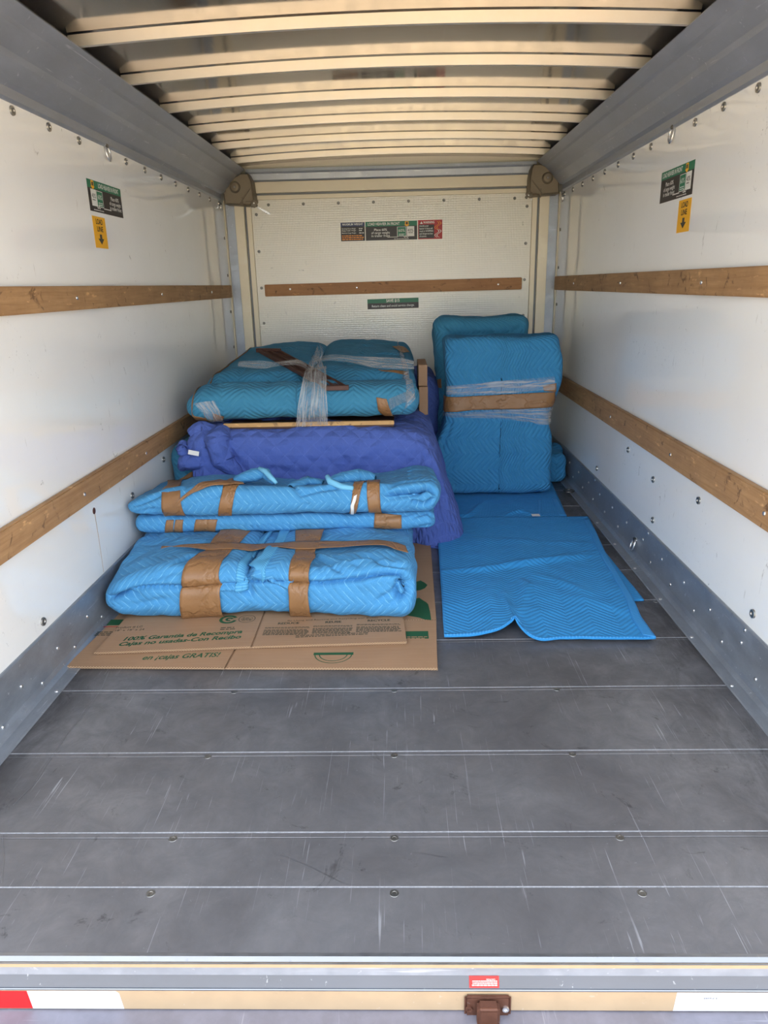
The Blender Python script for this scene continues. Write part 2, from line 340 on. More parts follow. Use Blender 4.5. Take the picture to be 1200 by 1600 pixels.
class Surf:
    """a grid surface P[i,j] (i along s, j along t; t may be closed) of cloth"""
    def __init__(s, P, closed):
        s.P = np.array(P, float); s.closed = closed; s.norm()
        a = np.linalg.norm(np.diff(s.P, axis=0), axis=2).max(axis=1); s.us = np.concatenate([[0], np.cumsum(a)])
        b = np.linalg.norm(np.diff(s.P, axis=1), axis=2).max(axis=0); s.vs = np.concatenate([[0], np.cumsum(b)])
    def norm(s):
        P = s.P; du = np.gradient(P, axis=0)
        if s.closed: dv = (np.roll(P, -1, 1)-np.roll(P, 1, 1))/2
        else: dv = np.gradient(P, axis=1)
        n = np.cross(du, dv); l = np.linalg.norm(n, axis=2, keepdims=True); s.N = n/np.maximum(l, 1e-12)
    def flip(s): s.P = s.P[:, ::-1].copy(); s.__init__(s.P, s.closed)
    def prep(s):
        c = (s.P-np.array([0, 0, H])) @ M.T; s.X = np.stack([600+F*c[..., 0]/c[..., 2], 800+F*c[..., 1]/c[..., 2]], -1)
        view = s.P-np.array([0, 0, H]); s.fr = (s.N*view).sum(-1) < 0
    def ij(s, p):
        if not hasattr(s, 'X'): s.prep()
        d = ((s.X-np.array(p))**2).sum(-1)+np.where(s.fr, 0, 1e6); k = np.argmin(d); return np.array(divmod(k, s.P.shape[1]), float)
    def at(s, i, j):
        n, m = s.P.shape[:2]; i = np.clip(i, 0, n-1.001); i0 = i.astype(int); fi = (i-i0)[..., None]
        if s.closed: j = np.mod(j, m); j0 = np.minimum(j.astype(int), m-1); j1 = (j0+1) % m
        else: j = np.clip(j, 0, m-1.001); j0 = j.astype(int); j1 = j0+1
        fj = (j-j0)[..., None]
        g = lambda A: (A[i0, j0]*(1-fi)*(1-fj)+A[i0+1, j0]*fi*(1-fj)+A[i0, j1]*(1-fi)*fj+A[i0+1, j1]*fi*fj)
        return g(s.P), g(s.N)
    def disp(s, d): s.P = s.P+s.N*d[..., None]
    def noise(s, amp, scale, o=3, stretch=(1, 1, 1)): s.disp(amp*fbm(s.P*scale*np.array(stretch), o))
    def line3(s, pxs):
        pts = []
        q = [s.ij(p) for p in pxs]
        for a, b in zip(q, q[1:]):
            if s.closed and abs(a[1]-b[1]) > s.P.shape[1]/2: b = b.copy()
            for t in np.linspace(0, 1, 14): pts.append(a+(b-a)*t)
        pts = np.array(pts); return s.at(pts[:, 0], pts[:, 1])[0]
    def groove(s, pxs, depth, width, taper=True):
        L = s.line3(pxs); lo = L.min(0)-width*3; hi = L.max(0)+width*3
        msk = ((s.P > lo) & (s.P < hi)).all(-1); Q = s.P[msk]
        if not len(Q): return
        d2 = ((Q[:, None]-L[None])**2).sum(-1); k = d2.argmin(1); dm = np.sqrt(d2.min(1))
        f = np.sin(np.pi*(k+.5)/len(L))**.4 if taper else 1
        D = np.zeros(s.P.shape[:2]); D[msk] = -depth*np.exp(-(dm/width)**2)*f; s.disp(D)
    def build(s, name, mat, parent=None, thick=0):
        n, m = s.P.shape[:2]; me = bpy.data.meshes.new(name); idx = np.arange(n*m).reshape(n, m)
        jj = np.arange(m if s.closed else m-1); a = idx[:-1][:, jj]; b = idx[1:][:, jj]; c = idx[1:][:, (jj+1) % m]; d = idx[:-1][:, (jj+1) % m]
        q = np.stack([a, b, c, d], -1).reshape(-1, 4)
        me.vertices.add(n*m); me.vertices.foreach_set('co', s.P.reshape(-1))
        me.loops.add(q.size); me.loops.foreach_set('vertex_index', q.reshape(-1).astype(np.int32))
        me.polygons.add(len(q)); me.polygons.foreach_set('loop_start', (np.arange(len(q))*4).astype(np.int32))
        vs2 = np.concatenate([s.vs, [s.vs[-1]+s.vs[1]]]) if s.closed else s.vs
        I, J = np.meshgrid(np.arange(n-1), jj, indexing='ij')
        uv = np.stack([np.stack([s.us[I], vs2[J]], -1), np.stack([s.us[I+1], vs2[J]], -1), np.stack([s.us[I+1], vs2[J+1]], -1), np.stack([s.us[I], vs2[J+1]], -1)], 2)
        me.update(calc_edges=True); l = me.uv_layers.new(name='UVMap'); l.data.foreach_set('uv', uv.reshape(-1)); me.validate()
        o = link(name, me, mat, None, True)
        if parent is not None: keep(o, parent)
        if thick:
            md = o.modifiers.new('t', 'SOLIDIFY'); md.thickness = thick; md.offset = -1
        return o
    def patch(s, name, left, right, mat, parent, off=.003, thick=.0015, wave=0, swap=False, cols=None, noise=0, smooth=5):
        "strip over the surface between two edges given as matching lists of image points"
        def edge(pxs):
            q = [s.ij(p) for p in pxs]; out = []
            for a, b in zip(q, q[1:]):
                if s.closed and abs(b[1]-a[1]) > s.P.shape[1]/2: b = b+np.array([0, math.copysign(s.P.shape[1], a[1]-b[1])])
                for t in np.linspace(0, 1, 24, endpoint=False): out.append(a+(b-a)*t)
            out.append(q[-1]); return np.array(out)
        A = edge(left); B = edge(right); k = cols or max(5, int(np.linalg.norm(A-B, axis=1).max()/2)+2)
        t = np.linspace(0, 1, k)[None, :, None]
        G = A[:, None]*(1-t)+B[:, None]*t
        if wave: G = G+wave*np.stack([vnoise(np.stack([G[..., 1]*.15, G[..., 0]*0, G[..., 0]*0+3], -1)), G[..., 0]*0], -1)
        p, n = s.at(G[..., 0], G[..., 1])
        o_ = off+(noise*fbm(p*40, 2) if noise else 0)
        p = p+n*(o_[..., None] if noise else o_)
        for _ in range(smooth):
            q_ = p.copy(); q_[1:-1] = (p[:-2]+p[2:]+2*p[1:-1])/4; p = q_.copy()
            if p.shape[1] > 2: p[:, 1:-1] = (q_[:, :-2]+q_[:, 2:]+2*q_[:, 1:-1])/4
        q = Surf(p, False)
        view = q.P-np.array([0, 0, H])
        if (q.N*view).sum() > 0: q = Surf(q.P[:, ::-1], False)
        if swap: q.us, q.vs = q.us, q.vs
        return q.build(name, mat, parent, thick)

def rrect(n, w, h, r):
    "rounded rectangle centre 0, n samples uniform, starts at bottom of the -w side going up; returns (a,b) offsets"
    r = min(r, w/2*.98, h/2*.98); a = w-2*r; b = h-2*r; q = math.pi*r/2; tot = 2*a+2*b+4*q
    t = (np.arange(n)/n)*tot; x = np.zeros(n); y = np.zeros(n)
    segs = [b, q, a, q, b, q, a, q]; st = 0
    for k, L in enumerate(segs):
        m = (t >= st) & (t <= st+L+1e-9); u = t[m]-st
        if k == 0: x[m] = -w/2; y[m] = -b/2+u
        if k == 2: x[m] = -a/2+u; y[m] = h/2
        if k == 4: x[m] = w/2; y[m] = b/2-u
        if k == 6: x[m] = a/2-u; y[m] = -h/2
        if k in (1, 3, 5, 7):
            c = {1: (-a/2, b/2, math.pi, -1), 3: (a/2, b/2, math.pi/2, -1), 5: (a/2, -b/2, 0, -1), 7: (-a/2, -b/2, -math.pi/2, -1)}[k]
            an = c[2]+c[3]*u/r; x[m] = c[0]+r*np.cos(an); y[m] = c[1]+r*np.sin(an)
        st += L
    return x, y
def loft(axis, lo, hi, r, re, step=.006, warp=None):
    "pillow-like closed cloth body: box lo..hi with edge radius r in section and re at the ends of 'axis' (0 = x, 2 = z)"
    lo = np.array(lo, float); hi = np.array(hi, float); c = (lo+hi)/2; d = hi-lo
    L = d[axis]; w, h = (d[1], d[2]) if axis == 0 else (d[1], d[0])
    capd = min(w, h)/2
    # path: cap centre -> rim -> round -> flat -> round -> rim -> centre
    n1 = max(4, int((capd-re)/step/1.3)); n2 = max(6, int(math.pi*re/2/step)); n3 = int((L-2*re)/step)
    ins, pos = [], []
    for k in range(n1): ins.append(capd*.999-(capd*.999-re)*k/n1); pos.append(0)
    for k in range(n2): a = math.pi/2*k/n2; ins.append(re*(1-math.sin(a))); pos.append(re*(1-math.cos(a)))
    for k in range(n3+1): ins.append(0); pos.append(re+(L-2*re)*k/n3)
    ins = ins+ins[:n1+n2][::-1]; pos = pos+[L-x for x in pos[:n1+n2][::-1]]
    m = int(2*(w+h)/step); P = np.zeros((len(ins), m, 3))
    for i, (q, x) in enumerate(zip(ins, pos)):
        a, b = rrect(m, w-2*q, h-2*q, max(.0005, r-q*.6))
        if axis == 0: P[i, :, 0] = lo[0]+x; P[i, :, 1] = c[1]+a; P[i, :, 2] = c[2]+b
        else: P[i, :, 2] = lo[2]+x; P[i, :, 1] = c[1]+a; P[i, :, 0] = c[0]+b
    if axis == 2: P = np.roll(P, m//2, axis=1)   # keep the texture seam at the back
    if warp: P = warp(P)
    S = Surf(P, True)
    out = (S.N*(S.P-S.P.mean((0, 1)))).sum()
    if out < 0: S = Surf(P[:, ::-1], True)
    return S

# ------------------------------------------------------------------ text and stickers
def frame(org, u, v):
    u = Vector(u).normalized(); v = Vector(v).normalized(); n = u.cross(v)
    return Matrix.Translation(Vector(org)) @ Matrix((u, v, n)).transposed().to_4x4()
def quad(name, T, x0, y0, x1, y1, z, mat, parent, pts=None, th=.0004):
    p2 = pts or [(x0, y0), (x1, y0), (x1, y1), (x0, y1)]; bm = bmesh.new()
    a = [bm.verts.new(T @ Vector((x, y, z))) for x, y in p2]; b = [bm.verts.new(T @ Vector((x, y, z-th))) for x, y in p2]; n = len(p2)
    bm.faces.new(a)
    for i in range(n): bm.faces.new((a[i], b[i], b[(i+1) % n], a[(i+1) % n]))
    me = bpy.data.meshes.new('m'); bm.to_mesh(me); bm.free(); o = link(name, me, mat); 
    if parent is not None: keep(o, parent)
    return o
def text(name, s, T, x, y, h, z, mat, parent, align='LEFT', sx=.8, bold=.0, shear=0, width=None, extr=.0001):
    cu = bpy.data.curves.new('t', 'FONT'); cu.body = s; cu.align_x = align; cu.align_y = 'CENTER'; cu.size = 1; cu.offset = bold; cu.shear = shear; cu.resolution_u = 3; cu.space_line = .9
    t = bpy.data.objects.new('t', cu); COL.objects.link(t); dg = bpy.context.evaluated_depsgraph_get()
    me = bpy.data.meshes.new_from_object(t.evaluated_get(dg)); bpy.data.objects.remove(t)
    xs = [v.co.x for v in me.vertices]
    k = h/.72
    if width: sx = width/(max(xs)-min(xs))/k
    me.transform(T @ Matrix.Translation((x, y, z)) @ Matrix.Diagonal((k*sx, k, 1, 1)))
    me.materials.clear(); o = link(name, me, mat)
    if parent is not None: keep(o, parent)
    return o
def bars(name, T, x, y, w_, lines, lh, z, mat, parent, gap=.5):
    "rows of illegible small print"
    bm = bmesh.new()
    for r in range(lines):
        xx = x; yy = y-r*lh
        while xx < x+w_-lh:
            ww = min(rnd.uniform(.8, 3.2)*lh*.6, x+w_-xx)
            bm.faces.new([bm.verts.new(T @ Vector(p)) for p in ((xx, yy, z), (xx+ww, yy, z), (xx+ww, yy+lh*gap, z), (xx, yy+lh*gap, z))]); xx += ww+lh*.3
    me = bpy.data.meshes.new('m'); bm.to_mesh(me); bm.free(); o = link(name, me, mat); keep(o, parent); return o

# ------------------------------------------------------------------ THE TRAILER
XL, XR, Y0, Y1 = -.985, .90, .868, 4.35
g = box('ground', (-30, 30, -40, 12, -.62, -.58), M_ground); tag(g, kind='structure')

def roof_z(x, e=0): u = (x-(XL+XR)/2)/((XR-XL)/2); return 1.703-.034*u*u+e
# ceiling
n = 24; prof = [(XL-.02+(XR-XL+.04)*i/n, 0) for i in range(n+1)]
prof = [(x, roof_z(x)) for x, _ in prof]+[(x, roof_z(x, .03)) for x, _ in prof[::-1]]
ceil = extrude('ceiling', prof, 'y', Y0-.02, Y1+.06, M_roof); ceil.data.shade_smooth() if 0 else None
tag(ceil, kind='structure')
xa, xb = XL+.12, XR-.12
for k, y in enumerate([1.0, 1.38, 1.76, 2.14, 2.517, 2.905, 3.28, 3.66, 4.05]):
    xs = [xa+(xb-xa)*i/20 for i in range(21)]
    # hat section: web facing the doors, flange underneath
    bm = bmesh.new(); sec = [(0, -.003), (0, -.031), (.012, -.0315), (.012, -.029), (.003, -.028), (.003, -.003)]
    rings = []
    for x in xs: rings.append([bm.verts.new((x, y+a+.006*math.sin(x*2+k), roof_z(x, b))) for a, b in sec])
    for A, B in zip(rings, rings[1:]):
        for i in range(6): bm.faces.new((A[i], A[(i+1) % 6], B[(i+1) % 6], B[i]))
    bm.faces.new(rings[0]); bm.faces.new(rings[-1][::-1]); bmesh.ops.recalc_face_normals(bm, faces=bm.faces)
    me = bpy.data.meshes.new('m'); bm.to_mesh(me); bm.free(); keep(link('roof_bow', me, M_bow), ceil)
    keep(link('rib_flange', boxme(xa+.05, xb-.05, y+.024, y+.026, 1.66, 1.662), M_bow), ceil) if 0 else None

# walls
wl = box('wall_left', (XL-.04, XL, Y0-.02, Y1+.04, -.02, 1.72), M_wall); tag(wl, kind='structure')
wr = box('wall_right', (XR, XR+.04, Y0-.02, Y1+.04, -.02, 1.72), M_wall); tag(wr, kind='structure')
wf = box('wall_front', (XL-.04, XR+.04, Y1, Y1+.05, -.02, 1.72), M_front); tag(wf, kind='structure')

# side roof beams
def beam(name, s, X):
    p = [(0, .462), (.004, .462), (.010, .469), (.012, .492), (.028, .500), (.062, .535), (.070, .548), (.110, .585), (.122, .590), (.152, .612), (.150, .616), (.105, .640), (.09, .664), (0, .664)]
    o = extrude(name, [(X+s*a, z+H) for a, z in p], 'y', Y0, 4.225, M_beam); return tag(o, kind='structure')
trim = 1
beam('trim_1', 1, XL); beam('trim_2', -1, XR)
# front frame: header and corner posts
def fr(name, b, mat, bev=.001): o = box(name, b, mat, None, bev); tag(o, kind='structure'); return o
hd = fr('trim_3', (XL+.15, XR-.15, Y1-.030, Y1, 1.534, 1.591), M_cream)
keep(link('lower_lip', boxme(XL+.15, XR-.15, Y1-.018, Y1, 1.500, 1.523, .001), M_cream), hd)
keep(link('dark_groove', boxme(XL+.15, XR-.15, Y1-.010, Y1, 1.522, 1.535), M_groove), hd)
cv = extrude('trim_4', [(Y1-.002, 1.591), (Y1-.030, 1.592), (Y1-.036, 1.600), (Y1-.040, 1.630), (Y1-.046, 1.640), (Y1-.046, 1.655), (Y1, 1.655)], 'x', XL+.14, XR-.14, M_beam); tag(cv, kind='structure')
for nm, X, s in (('trim_5', XL, 1), ('trim_6', XR, -1)):
    def bx(a, b, y, z0=-.0, z1=1.5):
        x0, x1 = sorted((X+s*a, X+s*b)); return (x0, x1, Y1-y, Y1, z0, z1)
    t_ = fr(nm, bx(.058, .112, .030), M_cream)
    keep(link('inner_lip', boxme(*bx(.123, .150, .018), .001), M_cream), t_)
    keep(link('dark_groove', boxme(*bx(.111, .124, .010)), M_groove), t_)
    keep(link('corner_channel', boxme(*bx(.0, .059, .016)), M_beam), t_)
    keep(link('edge_bead', boxme(*bx(.0, .007, .040), .002), M_cream), t_)
    # casting in the corner
    YC = 4.22
    cp = [P_y(u, v, YC) for u, v in (((350, 283), (355, 276), (371, 275), (376.7, 271), (387, 271), (392.5, 282), (396.7, 312.5), (391.7, 321), (350.8, 318.3), (349, 303.3), (351, 301.7)) if s > 0 else
          ((873, 270), (870, 261), (864, 259.5), (850, 259.5), (847, 256.5), (834, 256.5), (831, 263), (828.5, 278), (827.5, 300), (833, 305.5), (874, 302), (873.5, 286)))]
    bc = P_y(*((367, 292.5) if s > 0 else (855.5, 278)), YC)
    c_ = empty('corner_casting', (bc[0], YC+.02, bc[2]))
    tag(c_, 'taupe cast corner bracket joining the roof frame at the front %s corner' % ('left' if s > 0 else 'right'), 'bracket', 'cast corner brackets')
    bm = bmesh.new(); n_ = len(cp); cc_ = sum(cp)/n_
    A = [bm.verts.new((cc_[0]+(p[0]-cc_[0])*.93, YC, cc_[2]+(p[2]-cc_[2])*.93)) for p in cp]; A2 = [bm.verts.new((p[0], YC+.006, p[2])) for p in cp]; B = [bm.verts.new((p[0], Y1-.001, p[2])) for p in cp]
    bmesh.ops.triangulate(bm, faces=[bm.faces.new(A), bm.faces.new(B[::-1])])
    for i in range(n_): bm.faces.new((A[i], A2[i], A2[(i+1) % n_], A[(i+1) % n_])); bm.faces.new((A2[i], B[i], B[(i+1) % n_], A2[(i+1) % n_]))
    bmesh.ops.recalc_face_normals(bm, faces=bm.faces)
    me = bpy.data.meshes.new('m'); bm.to_mesh(me); bm.free(); keep(link('body', me, M_cast), c_)
    put('domed_boss', dome_me(.030, .012, 24), M_cast, (bc[0], YC, bc[2]), '-y', c_)
    put('centre_bolt', dome_me(.006, .005, 12), M_zinc, (bc[0], YC-.011, bc[2]), '-y', c_)
    for dx, dz, L_, an in ((.052, -.045, .05, s*50), (.075, -.075, .022, 0), (.035, -.075, .022, 90)): put('raised_rib', boxme(-L_, L_, -.003, .003, 0, .005, .0015), M_cast, (bc[0]+s*dx, YC, bc[2]+dz), '-y', c_, rz=math.radians(an))
    for dx, dz in ((.098, -.083), (.080, -.105)): put('rivet', dome_me(.0045, .003, 8), M_steel, (bc[0]+s*dx, YC, bc[2]+dz), '-y', c_)

# kick plates (baseboards) with a rounded foot
def kick(name, s, X, top):
    p = [(0, top), (.004, top), (.007, top-.004), (.008, .03), (.012, .016), (.022, .006), (.050, .0035), (.054, .001), (0, .001)]
    o = extrude(name, [(X+s*a, z) for a, z in p], 'y', Y0, Y1-.04, M_kick); return tag(o, kind='structure')
kl = kick('baseboard_left', 1, XL, .150); kr = kick('baseboard_right', -1, XR, .156)
riv = dome_me(.0062, .0035, 10); riv.materials.append(M_steel)
def rivs(P_, X, ax, parent, zs):
    for y, z in zs: put('rivet', riv, M_steel, (X, y, z), ax, parent)
yy = np.arange(1.06, 4.25, .2)
rivs(None, XL+.008, '+x', kl, [(y+.105, .078) for y in yy]+[(y, .030) for y in yy])
rivs(None, XR-.008, '-x', kr, [(y+.06-.01, .103) for y in yy]+[(y-.045, .050) for y in yy]+[(2.462, .145), (1.7, .145), (3.2, .145)])
for X, s, kp in ((XL, 1, kl), (XR, -1, kr)):
    q = [(X+s*.056, Y0+.03+i*.0, 0) for i in range(1)]
    for y in (1.66, 1.93, 2.20, 2.47, 2.73, 3.0): put('screw', riv, M_steel, (X+s*.042, y, .004), '+z', kp)

# wall rivets
wriv = dome_me(.012, .0045, 16, True); wriv.materials.append(M_zinc)
friv = dome_me(.0085, .003, 12, True); friv.materials.append(M_dsteel)
for X, ax, par in ((XL, '+x', wl), (XR, '-x', wr)):
    for y in np.arange(1.03, 4.3, .1985):
        if abs(y-2.60) > .06: put('wall_rivet', wriv, M_steel, (X, y, 1.475), ax, par)
    for k, z in enumerate(np.arange(.30, 1.40, .2)): put('wall_rivet', friv, M_dsteel, (X, 4.27, z), ax, par)
for y, z in ((1.73, .178), (2.459, .321), (2.835, .364), (1.33, .36)): put('wall_rivet', wriv, M_steel, (XL, y, z), '+x', wl)
for y, z in ((1.687, .199), (2.088, .383), (2.484, .342), (2.788, .382), (3.213, .198), (2.45, .20)): put('wall_rivet', wriv, M_steel, (XR, y, z), '-x', wr)
me = dome_me(.011, .002, 14); o = put('rusty_bolt', me, F_hole, (XL, 2.138, .364), '+x', wl); o['label'] = 'rusty brown bolt head'
T = frame((XL+.0006, 2.138, .364), (0, 1, 0), (0, 0, 1))
quad('rust_streak', T, 0, 0, 0, 0, 0, F_rust, wl, pts=[(-.001, -.21), (.0015, -.21), (.004, -.10), (.003, -.01), (-.001, -.01), (.001, -.10)])
for x, z in [(-.806, 1.473)]+[(-.737+.1985*i, 1.475) for i in range(8)]+[(.718, 1.478), (-.81, 1.426), (.723, 1.432)]+[(-.81, z) for z in (1.228, 1.027, .828, .63)]+[(.723, z) for z in (1.236, 1.039, .839, .64)]:
    put('wall_rivet', friv, M_dsteel, (x, Y1, z), '-y', wf)

# wooden rub rails
def rail(name, lab, b, par, mat, bolts, ax):
    o = box(name, b, mat, par, .003, 2); o['label'] = lab
    for p in bolts: put('bolt', riv, M_steel, p, ax, o) if 0 else put('bolt', riv, M_steel, p, ax, par)
    return o
rail('rub_rail', 'upper worn wooden rail', (XL, XL+.019, Y0+.02, 4.262, .978, 1.047), wl, M_wood, [(XL+.019, y, 1.013) for y in (1.4, 2.2, 3.0, 3.8)], '+x')
rail('rub_rail', 'lower worn wooden rail', (XL, XL+.019, Y0+.02, 4.262, .408, .486), wl, M_wood, [(XL+.019, y, .445) for y in (1.55, 2.05, 2.6)], '+x')
rail('rub_rail', 'upper worn wooden rail', (XR-.019, XR, Y0+.02, 4.275, .979, 1.053), wr, M_wood, [(XR-.019, y, 1.015) for y in (1.4, 2.2, 3.0, 3.8)], '-x')
rail('rub_rail', 'lower worn wooden rail', (XR-.019, XR, Y0+.02, 4.275, .436, .527), wr, M_wood, [(XR-.019, y, .477) for y in (1.669, 2.3, 3.0)], '-x')
o = box('rub_rail', (-.789, .706, Y1-.019, Y1, -.033, .033), M_wood2, None, .003, 2); o['label'] = 'warm brown wooden rail across the front wall'
o.data.transform(Matrix.Translation((0, 0, 1.0155)) @ Matrix.Translation((-.04, 0, 0)) @ Matrix.Rotation(-.0045, 4, 'Y') @ Matrix.Translation((.04, 0, 0))); keep(o, wf)
for x in (-.64, -.25, .57): put('bolt', riv, M_steel, (x, Y1-.019, 1.017), '-y', wf)
# small bent strap in the top left corner of the front panel
o = box('strap', (-.04, .04, -.003, 0, -.006, .006), M_steel, None, .001); o.data.transform(Matrix.Translation((-.765, Y1-.001, 1.445)) @ Matrix.Rotation(.5, 4, 'Y')); keep(o, wf); o['label'] = 'small zinc strap'

# floor of wide planks
fl = box('floor', (XL, XR, Y0, Y1, -.05, -.014), M_beam); tag(fl, kind='structure')
seams = [.874, 1.009, 1.1435, 1.398, 1.669, 1.937, 2.205, 2.468, 2.735, 3.0, 3.27, 3.54, 3.81, 4.08, 4.345]
for a, b in zip(seams, seams[1:]):
    lip = .013 if a > .9 else 0
    if lip: box('seam_strip', (XL+.052, XR-.052, a-lip-.0005, a-.0012, -.013, -.0002), M_plank, fl, .0006) 
    if lip: o = box('seam_glint', (XL+.052, XR-.052, a-.0009, a+.0009, -.006, .0002), M_glint, fl)  # thin pale strip paints the lip highlight along each seam
    o = box('floor_plank', (XL+.001, XR-.001, a+.0012, b-lip-.002, -.013, 0), M_plank, fl, .0008)
scr = dome_me(.0085, .0008, 14, True); scr.materials.append(M_zinc)
for y, xs in ((.995, (-.463, -.026, .41)), (1.127, (-.463, -.027, .41)), (1.383, (-.46, -.029, .378)), (1.656, (-.46, -.031, .399)), (1.933, (.419,)), (2.19, (.84,))):
    for x in xs: put('floor_screw', scr, M_dsteel, (x, y, -.0002), '+z', fl)
# long scratches
def scratch(pts, w_):
    bm = bmesh.new(); a = None
    for i, (u, v) in enumerate(pts):
        p = P_z(u, v, .0006); q = (bm.verts.new(p), bm.verts.new(p+np.array([w_, 0, 0])))
        if a: bm.faces.new((a[0], q[0], q[1], a[1]))
        a = q
    me = bpy.data.meshes.new('m'); bm.to_mesh(me); bm.free(); keep(link('scratch', me, M_nose), fl)
scratch([(170, 1048), (160, 1072), (152, 1085), (128, 1120), (105, 1145), (88, 1172), (70, 1198), (55, 1222), (20, 1258)], .0014)
scratch([(640, 1331), (665, 1334), (694, 1340)], .003)
scratch([(440, 1336), (480, 1352), (540, 1382)], .0012)
scratch([(3, 1305), (6, 1340), (2, 1380)], .0012)

# sill, bumper ledges
sl = extrude('trim_7', [(.876, .0006), (.8705, .0000), (.8638, -.0036), (.8636, -.0065), (.8626, -.0065), (.8624, -.0040), (.8604, -.0044), (.8604, -.0080), (.876, -.0080)], 'x', XL-.03, XR+.03, M_nose); tag(sl, kind='structure')
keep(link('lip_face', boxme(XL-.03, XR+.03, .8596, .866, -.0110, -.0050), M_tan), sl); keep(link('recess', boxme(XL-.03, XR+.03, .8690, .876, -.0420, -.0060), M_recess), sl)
bp = empty('rear_bumper', (0, .86, -.12)); tag(bp, 'long aluminium rear bumper under the floor sill with reflective tape', 'bumper')
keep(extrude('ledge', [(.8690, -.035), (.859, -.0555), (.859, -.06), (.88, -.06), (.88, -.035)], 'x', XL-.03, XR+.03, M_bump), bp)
keep(link('top_edge', boxme(XL-.03, XR+.03, .8565, .8595, -.0585, -.0545, .001), M_nose), bp)
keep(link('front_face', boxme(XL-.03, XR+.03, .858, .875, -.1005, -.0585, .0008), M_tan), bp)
keep(link('lower_step', boxme(XL-.03, XR+.03, .72, .875, -.125, -.103, .002), M_step), bp)
T = frame((0, .8578, 0), (1, 0, 0), (0, 0, 1))
quad('red_tape', T, 0, 0, 0, 0, 0, F_tred, bp, pts=[(-.90, -.0990), (-.626, -.0990), (-.630, -.0605), (-.90, -.0605)])
quad('white_tape', T, 0, 0, 0, 0, 0, F_twhite, bp, pts=[(-.6255, -.0995), (-.473, -.0995), (-.477, -.066), (-.482, -.0605), (-.6295, -.0605)])
quad('white_tape', T, 0, 0, 0, 0, 0, F_twhite, bp, pts=[(.424, -.0995), (.62, -.0995), (.62, -.060), (.427, -.060)])
text('tape_print', 'DOT-C2', T, .47, -.072, .0035, .0004, F_black, bp, sx=1.2)
text('tape_print', 'DOT-C2', T, -.53, -.066, .0025, .0004, F_orange, bp, sx=1.2)
# red label on the ledge, printed the other way up
T = frame((.119, .8640-.0007, -.0450), (-1, 0, 0), (0, -.438, -.899)); st = empty('warning_label', (.119, .866, -.049))
tag(st, 'small red warning label stuck upside down on bumper ledge above the bracket', 'label')
quad('backing', T, -.024, -.009, .024, .009, 0, F_tred, st)
text('print', 'CAUTION', T, -.018, -.005+.001, .0022, .0005, F_white, st, sx=.9, width=.014)
bars('small_print', T, -.021, .004, .042, 3, .003, .0005, F_white, st)
# latch bracket
br = empty('latch_bracket', (.124, .858, -.10)); tag(br, 'rusty brown steel latch bracket bolted to the bumper face', 'bracket')
keep(link('back_plate', boxme(.087, .162, .852, .858, -.112, -.0635, .004, 3), M_rust), br)
keep(link('hasp', boxme(.106, .142, .832, .853, -.115, -.0660, .005, 3), M_rust), br)
keep(link('lever', boxme(.108, .139, .822, .838, -.150, -.098, .004, 3), M_rust), br)
for dx, m in ((.0945, M_rust), (.1530, M_steel)): put('bolt', dome_me(.0058, .003, 14, True), m, (dx, .852, -.088), '-y', br)
put('bolt', dome_me(.006, .002, 10), M_steel, (-.60, .80, -.103), '+z', bp)

# D-rings
def ring(loc, ax, lab, tilt=0, r=.024):
    e = empty('tie_down_ring', loc); tag(e, lab, 'ring', 'steel tie-down rings'); s = 1 if ax == '+x' else -1
    put('base_plate', boxme(-.012, .012, -.012, .012, 0, .003, .002), M_steel, loc, ax, e)
    pts = [(loc[0]+s*(.006+.018*abs(math.sin(a/2))*0+tilt*(1-math.cos(a))*r), loc[1]+r*.72*math.sin(a), loc[2]-r*.75+r*math.cos(a)) for a in np.linspace(0, 2*math.pi, 25)[:-1]]
    keep(link('ring', tube_me(pts, .0036, 8, True), M_steel, None, True), e)
    keep(link('clip', boxme(min(loc[0], loc[0]+s*.012), max(loc[0], loc[0]+s*.012), loc[1]-.008, loc[1]+.008, loc[2]-.002, loc[2]+.010, .002), M_dsteel), e)
ring((XL, 2.629, 1.492), '+x', 'steel tie-down ring high on the left wall above the sticker', .15)
ring((XR, 2.595, 1.492), '-x', 'steel tie-down ring high on the right wall above the sticker', .15)
ring((XL, 4.22, 1.47), '+x', 'small steel ring high on the left wall near the front corner', .1, .018)
ring((XR, 4.22, 1.47), '-x', 'small steel ring high on the right wall near the front corner', .1, .018)
ring((XR-.008, 2.58, .075), '-x', 'steel tie-down ring low on the right kick plate beside the blanket', .3, .022)
e = empty('tie_down_ring', (.845, 3.50, .004)); tag(e, 'dark steel ring lying on the floor near the tall blanket', 'ring', 'steel tie-down rings')
keep(link('ring', tube_me([(.845+.026*math.cos(a), 3.50+.026*math.sin(a), .008) for a in np.linspace(0, 2*math.pi, 25)[:-1]], .004, 8, True), M_dsteel, None, True), e)

